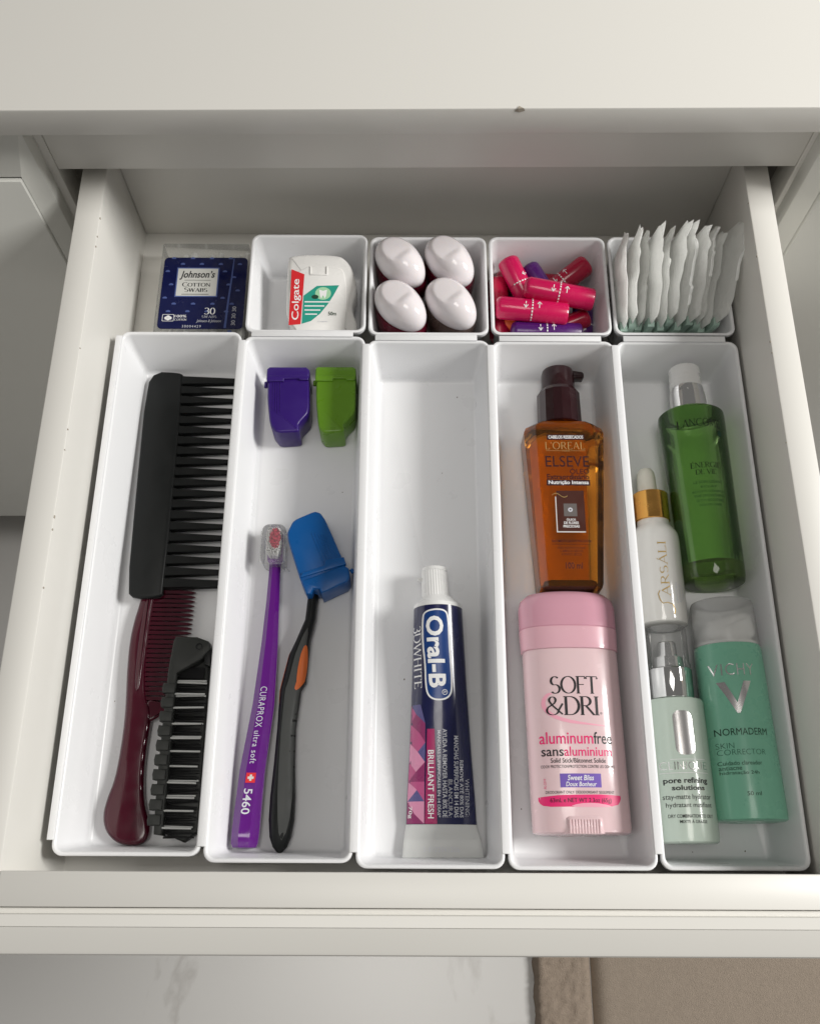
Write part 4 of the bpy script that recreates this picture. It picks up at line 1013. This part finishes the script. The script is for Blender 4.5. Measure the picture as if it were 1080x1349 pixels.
letter(t, 'TRATAMENTO LEAVE-IN FINALIZADOR', (6.95, -12.63, 9.22, -12.48), oz, 'ink_br', bold=.01, eps=.015)
decal('rule', rect(6.95, -12.76, 9.2, -12.74), oz, 'ink_br', t, .015)
for k, (s, hw) in enumerate((('ÓLEO NUTRITIVO PARA', .8), ('CABELOS SECOS', .65), ('E MUITO SECOS', .55))): letter(t, s, (8.05 - hw, -13.02 - .2 * k, 8.05 + hw, -12.88 - .2 * k), oz, 'ink_br', eps=.015)
letter(t, '100 ml', (7.68, -14.2, 8.62, -13.82), oz, 'ink_br', bold=.012, eps=.015)

# ================================================================== DEODORANT STICK
t = thing('deodorant_stick', 'pale pink oval deodorant stick with rose cap and dial', 'deodorant', (7.85, -22, .2))
DZ = 1.72
db = Body([(-28.28, 7.92, DZ, 2.35, 1.3, 2.5), (-28.2, 7.92, DZ, 2.52, 1.45, 2.5), (-28.0, 7.92, DZ, 2.56, 1.5, 2.5), (-18.95, 7.8, DZ, 2.60, 1.5, 2.5), (-18.75, 7.8, DZ, 2.58, 1.48, 2.5)], 72)
mk('body', db.geo(), 'deo', t)
mk('cap_band', Body([(-18.74, 7.78, DZ, 2.60, 1.50, 2.5), (-18.7, 7.78, DZ, 2.66, 1.55, 2.5), (-17.55, 7.76, DZ, 2.70, 1.57, 2.5), (-17.5, 7.76, DZ, 2.66, 1.53, 2.5)], 72).geo(), 'deoband', t)
mk('cap', Body([(-17.5, 7.76, DZ, 2.65, 1.52, 2.5), (-17.45, 7.76, DZ, 2.69, 1.56, 2.5), (-16.3, 7.75, DZ, 2.70, 1.55, 2.5), (-15.85, 7.75, DZ, 2.60, 1.45, 2.4), (-15.5, 7.75, DZ, 2.25, 1.2, 2.3), (-15.33, 7.75, DZ, 1.6, .8, 2.2), (-15.29, 7.75, DZ, .8, .4, 2)], 72).geo(), 'deocap', t)
z = db.z; st_ = .2
letter(t, 'SOFT', (6.45, -21.22, 9.02, -20.28), z, 'ink_k', nb=dict(thick=.12, thin=.045, space=.0), eps=.012, step=st_)
letter(t, '&DRI', (6.18, -22.36, 8.98, -21.36), z, 'ink_k', nb=dict(thick=.12, thin=.045, space=.0), eps=.018, step=st_)
letter(t, '®', (9.02, -22.3, 9.14, -22.18), z, 'ink_k', eps=.012)
sw = [(6.35, -21.3), (6.15, -21.6), (6.2, -21.95), (6.55, -22.3), (7.2, -22.55), (8.2, -22.75), (9.5, -22.9), (9.5, -22.93), (8.2, -22.85), (7.2, -22.75), (6.4, -22.45), (5.98, -22.0), (5.95, -21.6), (6.12, -21.3), (6.35, -21.15), (6.6, -21.2)]
decal('swoosh', smooth_poly(sw, 1), z, 'swoosh', t, .006, st_)
letter(t, 'aluminum', (5.78, -23.84, 8.55, -23.22), z, 'ink_pk', bold=.008, eps=.012, step=st_)
letter(t, 'free', (8.58, -23.84, 9.55, -23.22), z, 'ink_k', bold=.008, eps=.012, step=st_)
letter(t, 'sans', (5.85, -24.46, 6.97, -24.12), z, 'ink_k', bold=.008, eps=.012, step=st_)
letter(t, 'aluminium', (7.0, -24.46, 9.5, -23.98), z, 'ink_pk', bold=.008, eps=.012, step=st_)
letter(t, 'Solid Stick/Bâtonnet Solide', (6.3, -24.8, 9.14, -24.56), z, 'ink_k', bold=.004, eps=.012, step=st_)
letter(t, 'ODOR PROTECTION/PROTECTION CONTRE LES ODEURS', (5.8, -25.06, 9.6, -24.91), z, 'ink_k', eps=.012, step=st_)
decal('lilac_box', rect(6.72, -26.03, 8.83, -25.34), z, 'lilac', t, .008, st_)
letter(t, 'Sweet Bliss', (7.1, -25.68, 8.45, -25.41), z, 'ink_w', bold=.012, shear=.2, eps=.016, step=st_)
letter(t, 'Doux Bonheur', (7.0, -25.98, 8.58, -25.75), z, 'ink_w', bold=.012, shear=.2, eps=.016, step=st_)
letter(t, 'DEODORANT ONLY/ DÉSODORISANT SEULEMENT', (5.98, -26.34, 9.48, -26.16), z, 'ink_k', eps=.012, step=st_)
decal('pink_band', smooth_poly([(5.62, -26.42), (9.8, -26.36), (9.84, -26.6), (9.6, -26.95), (8.4, -26.98), (7.2, -26.98), (5.9, -26.98), (5.62, -26.75)], 1), z, 'ink_pk', t, .008, st_)
decal('swoosh', smooth_poly([(7.1, -26.98), (7.6, -26.82), (8.4, -26.78), (9.2, -26.9), (9.3, -26.98), (8.4, -27.0)], 1), z, 'swoosh', t, .012, st_)
letter(t, '63mL e NET WT 2.3oz (65g)', (6.18, -26.83, 9.3, -26.55), z, 'ink_k', eps=.018, step=st_)
letter(t, 'AL-2319', (5.9, -26.1, 6.02, -25.6), z, 'ink_pk', rot=1, eps=.012)
dw = mk('dial_window', Body([(-28.3, 7.85, DZ - .05, 1.05, 1.6, 6), (-28.25, 7.85, DZ - .05, 1.1, 1.63, 6), (-27.55, 7.85, DZ - .05, 1.1, 1.62, 6), (-27.45, 7.85, DZ - .05, 1.06, 1.56, 6)], 48).geo(), 'deo', t, angle=50)
for k in range(11):
    x = 7.1 + .15 * k
    mk('dial_ridge', tube([(x, -28.27, 3.28), (x, -27.6, 3.28)], .055, 6), 'deo', dw)

# ================================================================== GREEN GLASS BOTTLE
t = thing('green_glass_bottle', 'green glass lotion bottle with silver collar and white cap', 'glass bottle', (16.1, -8, .2))
GZ = 2.2
def gc(y): return 15.95 + (-4.3 - y) * .030
GS = [(-14.75, 1.55), (-14.68, 1.68), (-14.4, 1.74), (-13.75, 1.76), (-4.5, 1.95), (-4.25, 1.93), (-4.12, 1.82), (-4.1, 1.2)]
gb_ = Body([(y, gc(y), .2 + r + (1.95 - r) * .35, r, r, 2) for y, r in GS], 56)
mk('glass_body', Body([s for s in gb_.st if s[0] >= -13.76], 56).geo(), 'gglass', t)
mk('glass_foot', Body([s for s in gb_.st if s[0] <= -13.74], 56).geo(), 'gbase', t)
mk('collar', Body([(-4.08, gc(-4), 2.15, 1.04, 1.04, 2), (-4.05, gc(-4), 2.15, 1.08, 1.08, 2), (-2.75, gc(-3), 2.15, 1.06, 1.06, 2), (-2.68, gc(-3), 2.15, .98, .98, 2), (-2.6, gc(-3), 2.15, 1.0, 1.0, 2), (-2.3, gc(-3), 2.15, .98, .98, 2)], 56).geo(), 'chrome', t)
mk('cap', Body([(-2.29, gc(-2), 2.15, .93, .93, 2), (-2.25, gc(-2), 2.15, .96, .96, 2), (-.95, gc(-2), 2.15, .93, .93, 2), (-.85, gc(-2), 2.15, .84, .84, 2)], 56).geo(), 'white', t)
z = gb_.z
letter(t, 'LANCÔME', (14.62, -5.72, 17.1, -5.1), z, 'ink_k', nb=dict(thick=.13, thin=.05, space=.06), eps=.015, step=.15)
decal('rose', disc(17.0, -6.1, .14, .2, 10), z, 'ink_dg', t, .015, .08)
letter(t, 'ÉNERGIE', (15.1, -8.33, 16.8, -7.9), z, 'ink_k', nb=dict(thick=.14, thin=.05), eps=.015, step=.15)
letter(t, 'DE VIE', (15.33, -8.74, 16.5, -8.42), z, 'ink_k', nb=dict(thick=.14, thin=.05), eps=.015, step=.15)
for k, (s, a) in enumerate((('LE SOIN LISSANT', .8), ('ÉCLAT', .45), ('BOOSTÉ D’ÉNERGIE', .9), ('THE SMOOTHING', .85), ('GLOW BOOSTING', .75), ('LIQUID CARE', .6))):
    letter(t, s, (15.98 - a, -9.28 - .28 * k, 15.98 + a, -9.12 - .28 * k), z, 'ink_dg', eps=.015, step=.15)

# ================================================================== WHITE DROPPER BOTTLE
t = thing('dropper_bottle', 'white glass dropper bottle with gold collar and ivory bulb', 'dropper bottle', (13.2, -13, .2))
WZ = 1.6
mk('rubber_bulb', cyl([(-9.2, .58), (-8.0, .54), (-7.7, .50), (-7.48, .36), (-7.40, .15)], 13.05, WZ, 36).geo(), 'bulb', t)
mk('gold_collar', cyl([(-10.85, .99), (-10.82, 1.03), (-9.15, 1.03), (-9.1, .98), (-9.1, .7)], 13.17, WZ, 56).geo(), 'gold', t)
wb = cyl([(-17.15, 1.25), (-17.08, 1.36), (-16.9, 1.41), (-12.1, 1.41), (-11.75, 1.36), (-11.45, 1.22), (-11.2, 1.0), (-11.05, .93), (-10.8, .93)], 13.2, WZ, 56)
mk('bottle_body', wb.geo(), 'milk', t)
letter(t, 'ARSÁLI', (12.84, -15.75, 13.42, -12.5), wb.z, 'goldink', rot=1, nb=dict(thick=.09, thin=.04, space=.08), eps=.012, step=.12)
fl = [(13.62 - .02 * i, 0) for i in range(1)]
path = [(13.55, -16.75), (13.62, -16.5), (13.5, -16.2), (13.2, -16.1), (12.95, -16.15), (12.82, -15.95), (12.75, -15.6), (12.85, -15.4)]
pv = []
for i, (x, y) in enumerate(path):
    a, b = path[max(0, i - 1)], path[min(len(path) - 1, i + 1)]; dx, dy = b[0] - a[0], b[1] - a[1]; l = math.hypot(dx, dy); pv += [(x - dy / l * .025, y + dx / l * .025), (x + dy / l * .025, y - dx / l * .025)]
up(mk('lettering', wrap((pv, [(2 * i, 2 * i + 1, 2 * i + 3, 2 * i + 2) for i in range(len(path) - 1)]), wb.z, .014), 'goldink', t, smooth=False))
for k, s in enumerate(('UNICORN', 'ESSENCE', '30ml')): letter(t, s, (13.75 + .2 * k, -16.1 + .1 * k, 13.88 + .2 * k, -14.9 - .1 * k), wb.z, 'ink_g', rot=1, eps=.012, step=.1)

# ================================================================== PALE MINT BOTTLE
t = thing('mint_bottle', 'pale mint lotion bottle with silver collar and clear cap', 'lotion bottle', (13.4, -23, .2))
MZ = 1.78
mb = Body([(-28.7, 13.42, MZ, 1.42, 1.42, 2), (-28.62, 13.42, MZ, 1.54, 1.54, 2), (-28.4, 13.42, MZ, 1.57, 1.57, 2), (-21.55, 13.33, MZ, 1.57, 1.57, 2), (-21.38, 13.33, MZ, 1.5, 1.5, 2), (-21.32, 13.33, MZ, 1.2, 1.2, 2)], 64)
mk('bottle_body', mb.geo(), 'mint', t)
mk('collar', cyl([(-21.3, 1.18), (-21.27, 1.2), (-19.7, 1.2), (-19.65, 1.16)], 13.26, MZ, 56).geo(), 'chrome', t)
mk('clear_cap', cyl([(-19.63, 1.14), (-19.55, 1.19), (-19.4, 1.19), (-19.32, 1.14), (-17.45, 1.13), (-17.3, 1.08), (-17.25, .9)], 13.24, MZ, 56).geo(), 'clear', t)
mk('spray_head', cyl([(-19.6, .85), (-19.0, .80), (-18.95, .55), (-18.2, .52), (-18.1, .46)], 13.24, MZ, 40).geo(), 'chrome', t)
z = mb.z
decal('silver_emblem', [(x + .02 * (-23 - y), y) for x, y in rrpoly(12.80, -24.38, 13.78, -22.1, .36, 6)], z, 'silver', t, .012, .12)
letter(t, 'CLINIQUE', (12.02, -25.2, 14.35, -24.72), z, 'silver', bold=-.015, eps=.012, step=.15, space=1.05)
decal('rule', rect(12.0, -25.3, 14.4, -25.27), z, 'ink_w', t, .012, .15); decal('rule', rect(12.5, -24.62, 14.3, -24.59), z, 'ink_w', t, .012, .15)
letter(t, 'pore refining', (12.12, -25.88, 14.3, -25.52), z, 'ink_k', bold=.022, eps=.012, step=.15)
letter(t, 'solutions', (12.45, -26.15, 14.1, -25.9), z, 'ink_k', bold=.022, eps=.012, step=.15)
letter(t, 'stay-matte hydrator', (12.05, -26.68, 14.42, -26.34), z, 'ink_k', eps=.012, step=.15)
letter(t, 'hydratant matifiant', (12.15, -27.06, 14.42, -26.75), z, 'ink_k', eps=.012, step=.15)
letter(t, 'DRY COMBINATION TO OILY', (12.2, -27.5, 14.42, -27.33), z, 'ink_k', bold=.008, eps=.012, step=.15)
letter(t, 'MIXTE À GRASSE', (12.68, -27.76, 14.05, -27.57), z, 'ink_k', bold=.008, eps=.012, step=.15)

# ================================================================== JADE TUBE
t = thing('jade_pump_bottle', 'jade green cream bottle with white pump under clear cap', 'pump bottle', (16.6, -22, .2))
JZ = 2.08
def jc(y): return 16.66 - (y + 27.5) * .018
jb = Body([(y, jc(y), .2 + 1.86, r, r, 2) for y, r in ((-27.62, 1.7), (-27.55, 1.84), (-27.3, 1.86), (-18.7, 1.78), (-18.5, 1.74))], 64)
mk('body', jb.geo(), 'jade', t)
mk('pump_base', Body([(y, jc(y), 2.06, r, r, 2) for y, r in ((-18.5, 1.70), (-18.3, 1.66), (-18.2, 1.5))], 56).geo(), 'white', t)
mk('pump_actuator', prism(smooth_poly([(15.15, -18.3), (15.2, -17.4), (15.45, -17.05), (16.2, -16.95), (16.9, -16.7), (17.5, -16.65), (17.75, -16.9), (17.95, -18.3)], 2), .9, 3.25, .35), 'white', t)
mk('clear_cap', Body([(y, jc(y), 2.06, r, r, 2) for y, r in ((-18.48, 1.74), (-18.4, 1.77), (-16.1, 1.70), (-15.95, 1.64), (-15.9, 1.5))], 64).geo(), 'frost', t)
z = jb.z
letter(t, 'VICHY', (15.0, -20.3, 17.2, -19.68), z, 'silver', bold=-.01, eps=.012, step=.15, space=1.1)
vv = [(15.25, -20.65), (15.62, -20.65), (16.12, -21.75), (16.55, -20.62), (16.95, -20.62), (16.2, -22.3), (16.05, -22.3)]
decal('silver_emblem', vv, z, 'silver', t, .012, .12)
letter(t, 'NORMADERM', (14.98, -23.43, 17.5, -23.07), z, 'ink_dg', bold=.0, eps=.012, step=.15)
letter(t, 'SKIN', (14.98, -24.08, 15.72, -23.80), z, 'ink_sg', bold=-.015, eps=.012, step=.15)
letter(t, 'CORRECTOR', (15.0, -24.42, 17.25, -24.14), z, 'ink_sg', bold=-.015, eps=.012, step=.15)
for k, (s, a) in enumerate((('Cuidado clareador', 2.0), ('antiacne', .95), ('hidratação 24h', 1.75))): letter(t, s, (14.98 + .02 * k, -24.93 - .25 * k, 14.98 + .02 * k + a, -24.72 - .25 * k), z, 'ink_dg', eps=.012, step=.15)
letter(t, '50 ml', (16.05, -26.44, 16.74, -26.24), z, 'ink_dg', eps=.012, step=.15)

for o in bpy.data.objects:
    if '_cm' in o: del o['_cm']
